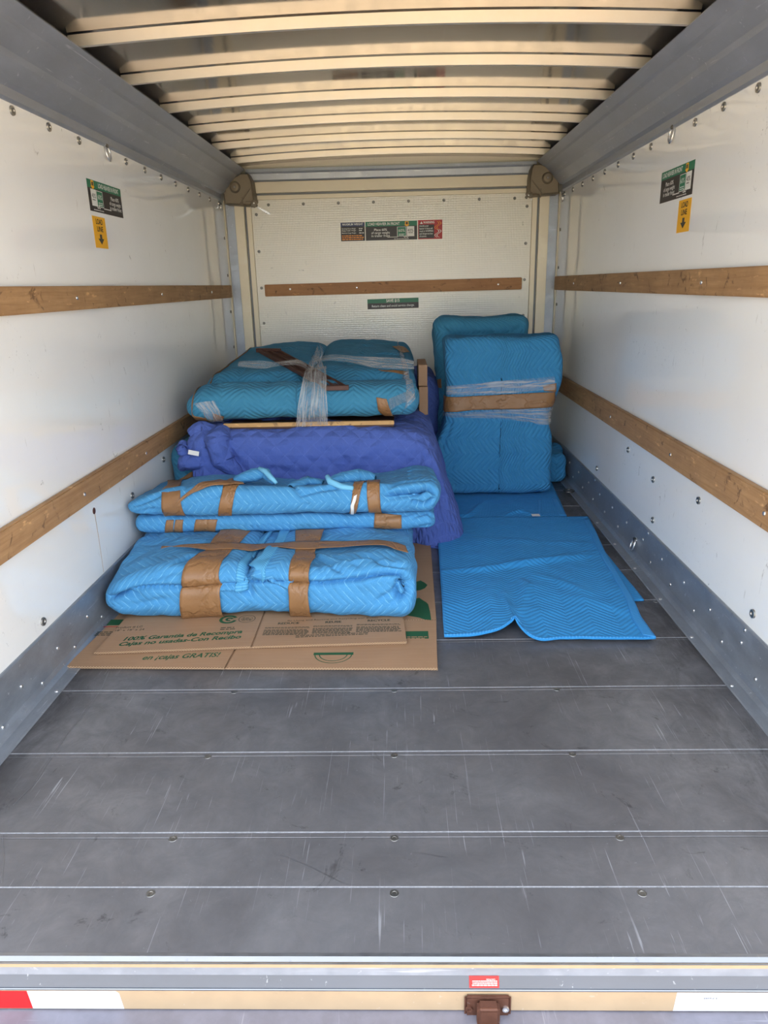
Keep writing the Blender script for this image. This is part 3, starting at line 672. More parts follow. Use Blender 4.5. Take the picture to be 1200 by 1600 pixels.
# ------------------------------------------------------------------ stickers
def truck(T, x, y, w_, h, parent, mirror, z=.0008):
    "trailer pictogram: a green part marked 60% and a white part marked 40%"
    gx, wx = (x, x+w_*.56) if not mirror else (x+w_*.44, x)
    quad('green_load_panel', T, gx, y, gx+w_*.53, y+h, z, F_white, parent); quad('green_panel', T, gx+w_*.03, y+h*.04, gx+w_*.50, y+h*.96, z+.0003, F_green, parent)
    quad('white_panel', T, wx, y, wx+w_*.42, y+h*1.02, z, F_white, parent)
    text('print', '60%', T, gx+w_*.26, y+h*.6, h*.3, z+.0006, F_white, parent, 'CENTER', width=w_*.36)
    bars('small_print', T, gx+w_*.10, y+h*.22, w_*.34, 2, h*.12, z+.0006, F_white, parent)
    text('print', '40%', T, wx+w_*.21, y+h*.6, h*.3, z+.0006, F_black, parent, 'CENTER', width=w_*.34)
    bars('small_print', T, wx+w_*.06, y+h*.34, w_*.3, 1, h*.12, z+.0006, F_black, parent)
    for k in (0, 1):
        cx = x+w_*(.44+.14*k)+(0 if not mirror else -.0); c0 = [(cx+h*.11*math.cos(a), y-h*.02+h*.11*math.sin(a)) for a in np.linspace(0, 6.283, 15)[:-1]]
        wh = quad('wheel', T, 0, 0, 0, 0, z+.0009, F_white, parent, pts=c0)
        quad('hub', T, 0, 0, 0, 0, z+.0012, F_black, wh, pts=[(cx+(a-cx)*.5, y-h*.02+(b-y+h*.02)*.5) for a, b in c0])
def load_sticker(name, org, u, w_, h, mirror, lab, grp):
    T = frame(Vector(org)+Vector(u).cross(Vector((0, 0, 1)))*.0006, u, (0, 0, 1)); s = empty(name, org); tag(s, lab, 'sticker', grp)
    quad('backing', T, 0, 0, w_, h, 0, F_black, s); hh = quad('green_header', T, 0, h*.74, w_, h, .0004, F_green, s)
    tx = w_*.30 if mirror else w_*.04; tw = w_*.62
    text('headline', 'LOAD HEAVIER IN FRONT', T, tx, h*.865, h*.15, .0008, F_white, hh, width=tw, bold=.02)
    ix = w_*.14 if mirror else w_*.80
    quad('orange_arrow', T, 0, 0, 0, 0, .0012, F_yellow, s, pts=[(ix-w_*.035, h*.98), (ix-w_*.035, h*.80), (ix-w_*.055, h*.80), (ix, h*.70), (ix+w_*.055, h*.80), (ix+w_*.035, h*.80), (ix+w_*.035, h*.98)][::-1])
    quad('arrow_mark', T, ix-w_*.02, h*.82, ix+w_*.02, h*.94, .0015, F_black, s)
    truck(T, w_*.07 if mirror else w_*.61, h*.18, w_*.34, h*.52, s, mirror)
    cx = w_*.77 if mirror else w_*.29
    for k, t_ in enumerate(('Place 60%', 'of cargo weight', 'in trailer front')): text('print', t_, T, cx, h*(.56-.16*k), h*.13, .0008, F_white, s, 'CENTER', width=w_*(.25 if k == 0 else .36), bold=.012)
    quad('hitch_line', T, w_*(.40 if mirror else .42), h*.145, w_*(.62 if mirror else .62), h*.175, .0008, F_white, s)
    bars('small_print', T, w_*(.10 if mirror else .55), h*.05, w_*.3, 1, h*.05, .0008, F_white, s)
    return s
G1 = 'load heavier in front stickers'
load_sticker('load_sticker', (XL, 2.437, 1.277), (0, 1, 0), .284, .095, True, 'green and black load heavier in front sticker on the left wall', G1)
load_sticker('load_sticker', (XR, 2.676, 1.273), (0, -1, 0), .285, .097, False, 'green and black load heavier in front sticker on the right wall', G1)
load_sticker('load_sticker', (-.190, Y1, 1.272), (1, 0, 0), .294, .100, False, 'green and black load heavier in front sticker on the far wall, between two others', G1)
for org, u, lab in (((XL, 2.441, 1.166), (0, 1, 0), 'yellow load line arrow sticker on the left wall'), ((XR, 2.492, 1.167), (0, -1, 0), 'yellow load line arrow sticker on the right wall')):
    T = frame(Vector(org)+Vector(u).cross(Vector((0, 0, 1)))*.0006, u, (0, 0, 1)); s = empty('load_line_sticker', org); tag(s, lab, 'sticker', 'yellow load line stickers')
    w_, h = .104, .097
    quad('backing', T, 0, 0, w_, h, 0, F_yellow, s)
    text('print', 'LOAD', T, w_/2, h*.83, h*.17, .0006, F_black, s, 'CENTER', width=w_*.52, bold=.02)
    text('print', 'LINE', T, w_/2, h*.60, h*.17, .0006, F_black, s, 'CENTER', width=w_*.46, bold=.02)
    quad('arrow', T, 0, 0, 0, 0, .0006, F_black, s, pts=[(w_*.42, h*.44), (w_*.42, h*.30), (w_*.28, h*.30), (w_*.5, h*.12), (w_*.72, h*.30), (w_*.58, h*.30), (w_*.58, h*.44)][::-1])
org = (-.332, Y1, 1.272); T = frame((org[0], Y1-.0006, org[2]), (1, 0, 0), (0, 0, 1)); s = empty('weight_sticker', org); tag(s, 'blue and black maximum weight sticker on the far wall', 'sticker')
quad('backing', T, 0, 0, .137, .099, 0, F_black, s); quad('blue_header', T, 0, .077, .137, .099, .0004, F_blue, s)
text('headline', 'MAXIMUM WEIGHT', T, .0685, .0885, .012, .0008, F_white, s, 'CENTER', width=.118, bold=.02)
for k, t_ in enumerate(('Permitted Gross Weight', 'Empty Trailer Weight', 'Maximum Cargo Weight')): text('print', t_, T, .006, .066-.010*k-(.003 if k == 2 else 0), .007, .0008, F_white, s, width=.08, bold=.01); bars('figures', T, .104, .063-.010*k-(.003 if k == 2 else 0), .028, 1, .010, .0008, F_white, s)
bars('orange_print', T, .006, .026, .125, 3, .010, .0008, F_orange, s)
org = (.109, Y1, 1.272); T = frame((org[0], Y1-.0006, org[2]), (1, 0, 0), (0, 0, 1)); s = empty('warning_sticker', org); tag(s, 'red and black warning sticker on the far wall with swerving trailer', 'sticker')
quad('backing', T, 0, 0, .138, .102, 0, F_red, s); quad('black_panel', T, .004, .005, .092, .078, .0004, F_black, s)
text('headline', 'WARNING', T, .030, .089, .013, .0008, F_white, s, width=.064, bold=.02); quad('triangle', T, 0, 0, 0, 0, .0008, F_white, s, pts=[(.012, .082), (.027, .082), (.0195, .096)])
for k, t_ in enumerate(('FAILURE to load', 'heavier in front will', 'result in WHIPPING', 'and dangerous loss', 'of control.')): text('print', t_, T, .008, .070-.0135*k, .009, .0008, F_white, s, width=(.05, .074, .078, .076, .04)[k], bold=.012)
def squig(mat, y0, y1, x0):
    ys = np.linspace(y0, y1, 14); L_ = [(x0+.012*math.sin(t*6.5), y) for t, y in zip(np.linspace(0, 1, 14), ys)]
    for dx in (-.007, .005):
        quad('swerve_mark', T, 0, 0, 0, 0, .0008, mat, s, pts=[(a+dx, b) for a, b in L_]+[(a+dx+.004, b) for a, b in L_[::-1]])
squig(F_orange, .094, .050, .112); squig(F_white, .052, .008, .112)
org = (-.191, Y1, .893); T = frame((org[0], Y1-.0006, org[2]), (1, 0, 0), (0, .0, 1)) @ Matrix.Rotation(.010, 4, 'Z'); s = empty('save_sticker', org); tag(s, 'narrow green and black save $15 sticker under the far wall rail', 'sticker')
quad('backing', T, 0, 0, .300, .057, 0, F_black, s); quad('green_header', T, 0, .033, .300, .057, .0004, F_green, s)
text('headline', 'SAVE $15', T, .150, .0445, .017, .0008, F_white, s, 'CENTER', width=.078, bold=.02); text('print', 'Return clean and avoid service charge.', T, .150, .0165, .013, .0008, F_white, s, 'CENTER', width=.25, bold=.012)

# ------------------------------------------------------------------ flattened cartons under the front bundle
def slab(name, pts, z0, z1, parent):
    bm = bmesh.new(); A = [bm.verts.new((x, y, z1)) for x, y in pts]; B = [bm.verts.new((x, y, z0)) for x, y in pts]; n = len(pts)
    bm.faces.new(A); bm.faces.new(B[::-1])
    for i in range(n): f = bm.faces.new((B[i], B[(i+1) % n], A[(i+1) % n], A[i])); f.material_index = 1
    bmesh.ops.recalc_face_normals(bm, faces=bm.faces)
    me = bpy.data.meshes.new('m'); bm.to_mesh(me); bm.free(); o = link(name, me, M_card); me.materials.append(M_flute); keep(o, parent); return o
c1 = empty('flattened_carton', (-.44, 2.2, .001)); tag(c1, 'larger flattened brown carton lying directly on the metal floor', 'cardboard')
slab('lower_layer', [(-.965, 1.785), (-.35, 1.768), (.09, 1.757), (.112, 2.86), (-.90, 2.86)], .001, .0055, c1)
slab('flap', [(-.972, 1.781), (-.512, 1.764), (-.500, 2.05), (-.95, 2.05)], .0058, .011, c1)
slab('flap', [(-.506, 1.764), (.088, 1.752), (.1, 2.05), (-.492, 2.05)], .0058, .011, c1)
slab('upper_layer', [(-.95, 2.052), (.1, 2.052), (.112, 2.862), (-.90, 2.862)], .0058, .0110, c1)
T = frame((0, 0, .0112), (1, 0, 0), (0, 1, 0))
a_ = P_z(222, 1028, .0112); b_ = P_z(343, 1023, .0112); tt = T @ Matrix.Translation((a_[0], a_[1], 0)) @ Matrix.Rotation(math.atan2(b_[1]-a_[1], b_[0]-a_[0]), 4, 'Z')
text('print', 'en ¡cajas GRATIS!', tt, 0, 0, .026, 0, F_ink, c1, sx=1, width=float(np.linalg.norm(b_-a_)), shear=.3, bold=.02)
cc = P_z(521, 1022, .0115); cx, cy = cc[0], cc[1]
quad('green_stripe', T, cx-.058, cy-.004, cx+.058, cy+.010, 0, F_ink, c1)
for r in (.055, .042):
    N_ = 36; A = [(cx+r*math.cos(-math.pi*k/N_), cy+r*math.sin(-math.pi*k/N_)*.95) for k in range(N_+1)]; B = [(cx+(r-.003)*math.cos(-math.pi*k/N_), cy+(r-.003)*math.sin(-math.pi*k/N_)*.95) for k in range(N_+1)]
    bm = bmesh.new()
    va = [bm.verts.new((x, y, .0113)) for x, y in A]; vb = [bm.verts.new((x, y, .0113)) for x, y in B]
    for k in range(N_): bm.faces.new((va[k], va[k+1], vb[k+1], vb[k]))
    me = bpy.data.meshes.new('m'); bm.to_mesh(me); bm.free(); keep(link('ring_print', me, F_ink), c1)
def blob(pxs, name='green_print'):
    P = [P_z(u, v, .0114) for u, v in pxs]; bm = bmesh.new(); bm.faces.new([bm.verts.new(p) for p in P]); bmesh.ops.triangulate(bm, faces=bm.faces); me = bpy.data.meshes.new('m'); bm.to_mesh(me); bm.free(); keep(link(name, me, F_ink), c1)
blob([(634, 957), (640, 950), (646, 942), (650, 935), (655, 934), (661, 938), (666, 941), (669, 944), (672, 956), (674, 969), (664, 968), (655, 965), (644, 963), (634, 961)]); blob([(645, 914), (650, 909), (657, 907), (663, 910), (668, 914), (664, 919), (657, 922), (650, 923), (645, 920)])
T_ = T
p0 = P_z(634, 998, .0112); p1 = P_z(669, 986, .0112); quad('green_print', T, p0[0], p0[1], p1[0], p1[1], 0, F_ink, c1)
bars('bars_print', T, p0[0]+.004, p0[1]+.008, p1[0]-p0[0]-.008, 3, .009, .0006, M_card, c1)
p0 = P_z(166, 977, .0112); p1 = P_z(184, 968, .0112); quad('green_print', T, p0[0], p0[1], p1[0]+.02, p1[1], 0, F_ink, c1); quad('red_stripe', T, p0[0]-.005, p0[1]-.012, p1[0]+.02, p0[1]-.008, 0, F_red, c1)
bars('small_print', T, p0[0]-.01, p0[1]-.05, .08, 3, .01, .0002, F_inkk, c1)

c2 = empty('flattened_carton', (-.45, 2.2, .012)); tag(c2, 'smaller flattened brown carton printed in green, laid on the larger carton', 'cardboard')
slab('lower_layer', [(-.908, 1.846), (-.46, 1.873), (.002, 1.892), (-.03, 2.6), (-.88, 2.5)], .0120, .0165, c2)
slab('flap', [(-.913, 1.841), (-.457, 1.868), (-.462, 2.3), (-.893, 2.3)], .0168, .0215, c2)
slab('flap', [(-.451, 1.868), (.005, 1.888), (-.022, 2.3), (-.456, 2.3)], .0168, .0215, c2)
def onp(u, v): p = P_z(u, v, .0216); return p[0], p[1]
def T2(pl, pr):
    a = onp(*pl); b = onp(*pr); an = math.atan2(b[1]-a[1], b[0]-a[0]); return Matrix.Translation((a[0], a[1], .0218)) @ Matrix.Rotation(an, 4, 'Z'), math.hypot(b[0]-a[0], b[1]-a[1])
for (pl, pr, s_) in (((190, 1000), (376, 988), '100% Garantia de Recompra'), ((184, 1008), (375, 996), 'Cajas no usadas-Con Recibo')):
    tm, wd = T2(pl, pr); text('print', s_, tm, 0, .004, .023, 0, F_ink, c2, width=wd, shear=.3, bold=.03)
tm, wd = T2((181, 981), (222, 979)); text('print', 'Product # LG', tm, 0, 0, .014, 0, F_inkk, c2, width=wd)
tm, wd = T2((179, 985), (224, 983)); text('print', '18" x 18" x 24', tm, 0, -.002, .012, 0, F_inkk, c2, width=wd)
a = onp(357, 968); 
def annul(cx, cy, r0, r1, a0, a1, mat, par, z=.0219, nm='ring_print'):
    bm = bmesh.new(); K = 28; va = [bm.verts.new((cx+r0*math.cos(a0+(a1-a0)*k/K), cy+r0*math.sin(a0+(a1-a0)*k/K), z)) for k in range(K+1)]; vb = [bm.verts.new((cx+r1*math.cos(a0+(a1-a0)*k/K), cy+r1*math.sin(a0+(a1-a0)*k/K), z)) for k in range(K+1)]
    for k in range(K): bm.faces.new((va[k], va[k+1], vb[k+1], vb[k]))
    me = bpy.data.meshes.new('m'); bm.to_mesh(me); bm.free(); keep(link(nm, me, mat), par)
annul(a[0], a[1], .029, .019, .5, 6.0, F_ink, c2); annul(a[0]+.003, a[1]+.001, .013, .005, .3, 5.2, F_ink, c2)
b_ = onp(386, 967); annul(b_[0], b_[1], .027, .025, 0, 6.284, F_inkk, c2); annul(b_[0], b_[1], .018, .017, 0, 6.284, F_inkk, c2); bars('small_print', frame((0, 0, .0219), (1, 0, 0), (0, 1, 0)), b_[0]-.014, b_[1]+.004, .028, 3, .007, 0, F_inkk, c2)
tm, wd = T2((345, 981), (372, 980)); bars('small_print', tm, 0, -.003, wd, 2, .011, 0, F_inkk, c2)
for x0, x1, y, s_ in ((434, 467, 974.5, 'REDUCE'), (508, 533, 972.5, 'REUSE'), (574, 609, 970, 'RECYCLE')): tm, wd = T2((x0, y), (x1, y-1)); text('print', s_, tm, 0, 0, .013, 0, F_inkk, c2, width=wd, bold=.03)
for x0, x1, y in ((413, 484, 984), (489, 551, 981.5), (557, 627, 979)):
    tm, wd = T2((x0, y), (x1, y-1)); bars('small_print', tm, 0, .013, wd, 2, .006, 0, F_inkk, c2); bars('text_block', tm, 0, -.006, wd, 5, .0075, 0, F_inkk, c2, .6)
tm, wd = T2((462, 994), (576, 989)); bars('small_print', tm, 0, 0, wd, 2, .009, 0, F_inkk, c2)
tm, wd = T2((449, 970), (590, 965)); text('print', 'By Using and Reusing and Recycling our Boxes', tm, 0, 0, .009, 0, F_inkk, c2, width=wd)

# ------------------------------------------------------------------ BLANKET BUNDLES
NM = {}
def thing(name, lab, cat, loc, grp=None): e = empty(name, loc); return tag(e, lab, cat, grp)
def tape(S, e, L, R, name='kraft_tape_band', mat=M_tape, off=.003, noise=.0012, **k): return S.patch(name, L, R, mat, e, off=off, noise=noise, thick=.0012, **k)
GR = 'blue quilted moving blankets'

# --- bundle A on the cartons
def wa(P):
    x, y, z = P[..., 0], P[..., 1], P[..., 2]
    t = np.clip((x+.95)/.98, 0, 1)
    lowl = np.exp(-((x+.95)/.10)**2)
    z2 = .0225+(z-.0225)*(1-.22*lowl*np.clip(1-(y-2.04)/.4, 0, 1)+.03*np.sin(t*9)+.0*t)
    kk = np.exp(-((x+.97)/.075)**2)*np.clip(1-(y-2.04)/.3, 0, 1); z2 = .100+(z2-.100)*(1-.50*kk)
    y2 = y+.035*np.exp(-((x+.97)/.08)**2)*0+np.where(y < 2.3, .02*np.sin(t*3.1+.4)-.01, 0)
    return np.stack([x, y2, z2], -1)
S = loft(0, (-.955, 2.035, .0225), (.032, 2.74, .195), .055, .045, .0055, wa)
A = thing('moving_blanket', 'bright blue quilted blanket bundle lying on the flattened cartons, frontmost', 'blanket', (-.45, 2.3, .0225), GR)
S.noise(.011, 5); S.noise(.0045, 20, 2)
for a in ([(166, 932), (200, 925), (300, 918), (420, 907), (500, 912), (560, 905), (600, 893), (625, 895), (642, 910), (638, 930), (624, 935), (616, 922), (622, 911), (630, 914)],): S.groove(a, .042, .0075)
S.groove([(624, 909), (629, 913), (634, 919)], .075, .010, False); S.groove([(166, 930), (185, 930), (215, 928)], .03, .010)
for a, d in (([(350, 860), (300, 868), (270, 880)], .008), ([(480, 862), (520, 885), (545, 900)], .01), ([(490, 870), (510, 905)], .007), ([(420, 850), (470, 870)], .006), ([(285, 890), (240, 905), (190, 925)], .006), ([(560, 865), (600, 880), (635, 885)], .008),
             ([(520, 870), (560, 885)], .006), ([(590, 940), (615, 925)], .008), ([(605, 945), (640, 925)], .008), ([(210, 945), (260, 935)], .006), ([(340, 865), (310, 880), (296, 895)], -.008), ([(495, 866), (540, 878), (600, 876)], -.007), ([(390, 870), (385, 905)], .006)):
    S.groove(a, d*1.5, .010)
S.groove([(418, 822), (398, 860), (386, 900), (388, 925)], .022, .016, False)
S.norm(); S.build('quilted_cover', M_blue, A)
ff = S.patch('folded_flap', [(418, 826), (397, 858), (382, 890), (376, 921)], [(350, 828), (340, 858), (332, 890), (330, 922)], M_blue, A, off=.010, thick=.009, noise=.002)
S.patch('stitched_hem', [(428, 827), (402, 862), (386, 894), (382, 922)], [(414, 827), (390, 860), (372, 892), (368, 922)], M_hem, ff, off=.013, thick=.010, noise=.002)
ff = S.patch('folded_flap', [(462, 826), (436, 850), (415, 876), (396, 898)], [(500, 826), (492, 858), (472, 886), (450, 918)], M_blue, A, off=.011, thick=.010, noise=.002)
S.patch('stitched_hem', [(442, 826), (432, 850), (410, 872), (394, 880)], [(458, 826), (444, 852), (424, 880), (412, 906)], M_hem, ff, off=.015, thick=.012, noise=.003)
tape(S, A, [(345, 834), (320, 866), (284, 898), (281, 925), (286, 962)], [(392, 835), (362, 866), (345, 894), (344, 925), (352, 960)], off=.015, noise=.0012, smooth=16)
tape(S, A, [(464, 834), (462, 862), (452, 893), (449, 925), (454, 959)], [(509, 832), (496, 862), (485, 890), (483, 925), (488, 957)], off=.015, noise=.0012, smooth=16)
tape(S, A, [(254, 866), (300, 857), (400, 855), (500, 853), (600, 852), (632, 860)], [(254, 862), (300, 864), (400, 864), (500, 863), (600, 859), (634, 872)], name='kraft_tape_strap', off=.019, noise=.0006, smooth=25)

# --- bundles C (thin) and B on top of A's back
S = loft(0, (-.965, 2.375, .199), (.112, 2.80, .262), .032, .03, .0055)
Cc = thing('moving_blanket', 'thin blue quilted blanket bundle, sandwiched between two thicker blue bundles', 'blanket', (-.43, 2.58, .199), GR)
S.noise(.004, 7); S.noise(.003, 25, 2)
for a, d in (([(640, 812), (665, 800), (678, 808), (672, 822), (655, 824)], .012), ([(560, 815), (620, 806), (660, 800)], .008), ([(230, 818), (330, 822), (460, 822), (600, 818)], .004)): S.groove(a, d, .008)
S.norm(); S.build('quilted_cover', M_blue, Cc)
for x0, x1 in ((258, 272), (272, 287)): tape(S, Cc, [(x0+2, 812), (x0, 832)], [(x1+1, 812), (x1, 832)])
tape(S, Cc, [(306, 811), (304, 831)], [(340, 811), (337, 830)]); tape(S, Cc, [(586, 803), (585, 825)], [(628, 803), (628, 825)])

def wb(P):
    x, y, z = P[..., 0].copy(), P[..., 1].copy(), P[..., 2].copy(); t = (x+.97)/1.1
    top = 1-.30*np.exp(-((t)/.10)**2)+.10*np.exp(-((t-.98)/.10)**2)-.10*np.exp(-((t-.62)/.10)**2)*np.clip((y-2.45)/.2, 0, 1)+.13*np.exp(-((t-.22)/.10)**2)*np.clip((y-2.4)/.2, 0, 1)
    top = top-.16*np.exp(-((t-.50)/.13)**2)*np.clip((y-2.37)/.08, 0, 1)
    z = .268+(z-.268)*(top-.62*np.clip((y-2.38)/.40, 0, 1)*(1-.35*np.exp(-((t-.95)/.12)**2)))+.012*np.clip(np.abs(t-.5)-.3, 0, 1)*5*0
    kk = np.exp(-((x+.985)/.07)**2); z = .310+(z-.310)*(1-.35*kk)
    return np.stack([x, y, z], -1)
S = loft(0, (-.975, 2.345, .268), (.130, 2.79, .370), .048, .05, .0055, wb)
B = thing('moving_blanket', 'blue quilted blanket bundle rolled open at its right end, in front of the indigo blanket', 'blanket', (-.42, 2.56, .266), GR)
S.noise(.007, 6); S.noise(.003, 24, 2)
S.groove([(600, 782), (625, 776), (650, 772), (668, 760), (680, 768), (676, 782), (660, 790), (645, 785), (640, 772)], .034, .0075); S.groove([(604, 772), (640, 768), (668, 764)], .055, .010)
for a, d in (([(600, 768), (630, 752), (665, 750)], .010), ([(290, 762), (330, 752), (360, 755)], .008), ([(300, 790), (340, 775), (360, 762)], .006), ([(205, 790), (235, 780), (255, 770)], .008), ([(215, 800), (250, 795)], .006),
             ([(430, 760), (470, 772), (500, 765)], .010), ([(500, 765), (540, 760)], .008), ([(400, 775), (480, 790), (560, 785)], .005), ([(560, 760), (545, 790)], .008)): S.groove(a, d*1.5, .010)
S.norm(); S.build('quilted_cover', M_blue, B)
tape(S, B, [(262, 752), (255, 775), (258, 808)], [(285, 750), (282, 770), (290, 808)], off=.005, noise=.002); tape(S, B, [(366, 752), (346, 775), (340, 806)], [(383, 758), (366, 775), (362, 806)], off=.005)
tape(S, B, [(575, 752), (574, 775), (577, 801)], [(594, 751), (594, 775), (596, 801)], off=.005); tape(S, B, [(556, 752), (550, 775), (545, 801)], [(574, 752), (564, 770), (556, 801)], off=.004)
tape(S, B, [(272, 788), (300, 768), (330, 756), (372, 752)], [(272, 791), (302, 773), (332, 762), (380, 760)], name='kraft_tape_strap', off=.012)
S.patch('white_tear', [(553, 775), (549, 790), (547, 803)], [(557, 773), (554, 790), (553, 803)], F_tag, B, off=.007, thick=.001)
def lump(name, mat, parent, pts, rad, sq=.6):
    "soft fold of cloth: closed tube along pts with elliptical section"
    n = len(pts)*8; t = np.linspace(0, len(pts)-1, n); P = np.array(pts, float); i = np.clip(t.astype(int), 0, len(pts)-2); f = (t-i)[:, None]; f = f*f*(3-2*f); C_ = P[i]*(1-f)+P[i+1]*f
    R_ = np.interp(t, range(len(rad)), rad)*np.sin(np.pi*np.clip((np.arange(n)+.4)/n, 0, 1))**.25
    d = np.gradient(C_, axis=0); d /= np.linalg.norm(d, axis=1, keepdims=True); up = np.array([0, 0, 1.0]); sd = np.cross(d, up); sd /= np.linalg.norm(sd, axis=1, keepdims=True); u2 = np.cross(sd, d)
    a = np.linspace(0, 2*np.pi, 40, endpoint=False)[None, :, None]
    G = C_[:, None]+R_[:, None, None]*(np.cos(a)*sd[:, None]+np.sin(a)*sq*u2[:, None]); s_ = Surf(G, True)
    if (s_.N*(s_.P-C_[:, None])).sum() < 0: s_ = Surf(G[:, ::-1], True)
    s_.noise(.006, 14); return s_.build(name, mat, parent)
zb = lambda u, v, y: tuple(P_y(u, v, y))
zB = lambda u, v, y: tuple(P_y(u, v-9, y))
lf = lump('raised_fold', M_blue, B, [zB(365, 760, 2.47), zB(395, 752, 2.49), zB(412, 748, 2.51), zB(430, 764, 2.45)], [.02, .035, .03, .015], .7)
keep(link('stitched_hem', tube_me([zB(405, 741, 2.49), zB(415, 746, 2.47), zB(424, 756, 2.44), zB(432, 764, 2.42)], [.008, .010, .010, .006], 8), M_hem, None, True), lf)
lf = lump('raised_fold', M_blue, B, [zB(515, 760, 2.42), zB(535, 756, 2.47), zB(560, 752, 2.49), zB(585, 756, 2.47)], [.016, .03, .03, .02], .7)
keep(link('stitched_hem', tube_me([zB(511, 753, 2.41), zB(516, 762, 2.39), zB(535, 770, 2.36), zB(552, 772, 2.35)], [.009, .012, .011, .008], 8), M_hem, None, True), lf)
lump('raised_fold', M_blue, B, [zB(455, 770, 2.42), zB(480, 760, 2.49), zB(505, 763, 2.47)], [.02, .03, .02], .6)

# --- hidden teal bundle under the indigo blanket, its taped end shows at the left
S = loft(0, (-.965, 2.86, .001), (-.30, 3.5, .415), .05, .05, .008)
E_ = thing('moving_blanket', 'teal blanket bundle mostly hidden under the indigo blanket, taped end showing at left wall', 'blanket', (-.6, 3.2, .001), GR)
S.noise(.008, 6); S.norm(); S.build('quilted_cover', M_dark, E_)
tape(S, E_, [(298, 738), (280, 750)], [(326, 728), (330, 748)], off=.006)

# --- indigo blanket draped over the load
def drape(x0, x1, y0, y1, zt, bot, mat, name, e, r=.05, rover=.6, step=.008, flare=.25, fn=None, left=.12):
    "sheet over a box: a = along x incl. side overhangs, b = from back top over the front edge"
    hgt = zt-bot; a = np.arange(-left, (x1-x0)+rover, step); b = np.arange(0, (y1-y0)+hgt*1.12, step)
    A_, B_ = np.meshgrid(a, b, indexing='ij'); oa = np.clip(A_-(x1-x0), 0, None); ol = np.clip(-A_, 0, None); ob = np.clip(B_-(y1-y0), 0, None)
    w_ = np.sqrt(oa**2+ob**2+ol**2)+1e-9
    s_ = np.minimum(w_, r*math.pi/2); hor = r*np.sin(s_/r); ver = r*(1-np.cos(s_/r)); rest = np.clip(w_-r*math.pi/2, 0, None)
    hor = hor+rest*flare*(.2+1.0*np.clip(oa/w_, 0, 1)); ver = ver+rest*math.sqrt(1-flare**2)
    x = x0+np.clip(A_, 0, x1-x0)+hor*(oa-ol)/w_; y = y1-np.clip(B_, 0, y1-y0)-hor*ob/w_; z = np.maximum(zt-ver, bot)
    over = np.clip(bot-(zt-ver), 0, None); x = x+over*.5*(oa/w_); y = y-over*.2*(ob/w_)
    P = np.stack([x, y, z], -1)
    if fn: P = fn(P)
    s = Surf(P, False)
    if s.N[..., 2].sum() < 0: s = Surf(P[:, ::-1], False)
    return s
def wp(P):
    x, y, z = P[..., 0], P[..., 1], P[..., 2]; t = np.clip((x+.3)/.4, 0, 1)
    z = z-.03*t*np.clip((z-.2)/.25, 0, 1)
    return np.stack([x, y, np.maximum(z, .004)], -1)
S = drape(-.80, .05, 2.87, 3.58, .485, .004, M_purple, 'x', None, fn=wp, r=.09)
Pu = thing('moving_blanket', 'indigo quilted blanket draped over the load down to the floor, below the wooden bar', 'blanket', (-.4, 3.2, .004), None)
S.noise(.010, 3.5); S.noise(.007, 10); S.noise(.0025, 40, 2)
for a, d in (([(340, 668), (345, 690), (365, 715), (385, 740)], .02), ([(320, 690), (345, 715), (370, 735)], .012), ([(540, 715), (530, 735), (535, 750)], .015), ([(400, 730), (460, 738), (520, 735)], .012), ([(600, 690), (560, 715), (545, 735)], -.012), ([(640, 690), (680, 730), (700, 780)], -.012),
             ([(660, 720), (690, 770), (695, 815)], .015), ([(440, 700), (520, 706), (600, 700)], .006), ([(620, 710), (655, 740)], .012), ([(400, 700), (440, 720)], .006), ([(480, 720), (520, 728), (550, 715)], .008)): S.groove(a, d, .016)
S.norm(); S.build('quilted_sheet', M_purple, Pu, thick=.008)
lump('bunched_fold', M_purple, Pu, [zb(348, 668, 2.88), zb(340, 690, 2.80), zb(352, 720, 2.79), zb(380, 745, 2.79)], [.05, .065, .055, .03], .8)
lump('bunched_fold', M_purple, Pu, [zb(296, 682, 2.86), zb(318, 672, 2.88), zb(340, 676, 2.88)], [.045, .05, .045], .8)
lump('bunched_fold', M_purple, Pu, [zb(287, 690, 2.84), zb(284, 703, 2.80), zb(296, 712, 2.80)], [.03, .03, .022], .9)
lump('bunched_fold', M_purple, Pu, [zb(282, 732, 2.80), zb(290, 722, 2.79), zb(312, 720, 2.80), zb(332, 728, 2.82)], [.025, .04, .04, .025], .9)
quad('white_care_tag', frame(P_y(302, 708, 2.745), (1, .1, -.25), (.2, .2, 1)), -.020, -.008, .022, .010, 0, F_tag, Pu)
# darker indigo blanket behind
S = loft(0, (-.55, 3.68, .004), (.185, 4.22, .575), .07, .06, .009)
P2 = thing('moving_blanket', 'dark indigo blanket over a stacked piece near the far wall, behind the cardboard', 'blanket', (-.2, 3.95, .004))
S.noise(.015, 4); S.noise(.006, 12); S.norm(); S.build('quilted_sheet', M_purple, P2)

# --- wooden bar under the top bundle
e = thing('wooden_panel', 'thin pale wooden panel lying between indigo blanket and top teal bundle', 'panel', (-.38, 3.0, .48))
pz0 = P_y(350, 672, 2.86)[2]
keep(link('board', boxme(-.728, -.033, 2.862, 3.3, .479, .487, .001), M_brown), e)
keep(link('front_edge', boxme(-.730, -.031, 2.856, 2.875, .4875, .5035, .002, 2), M_pale), e)

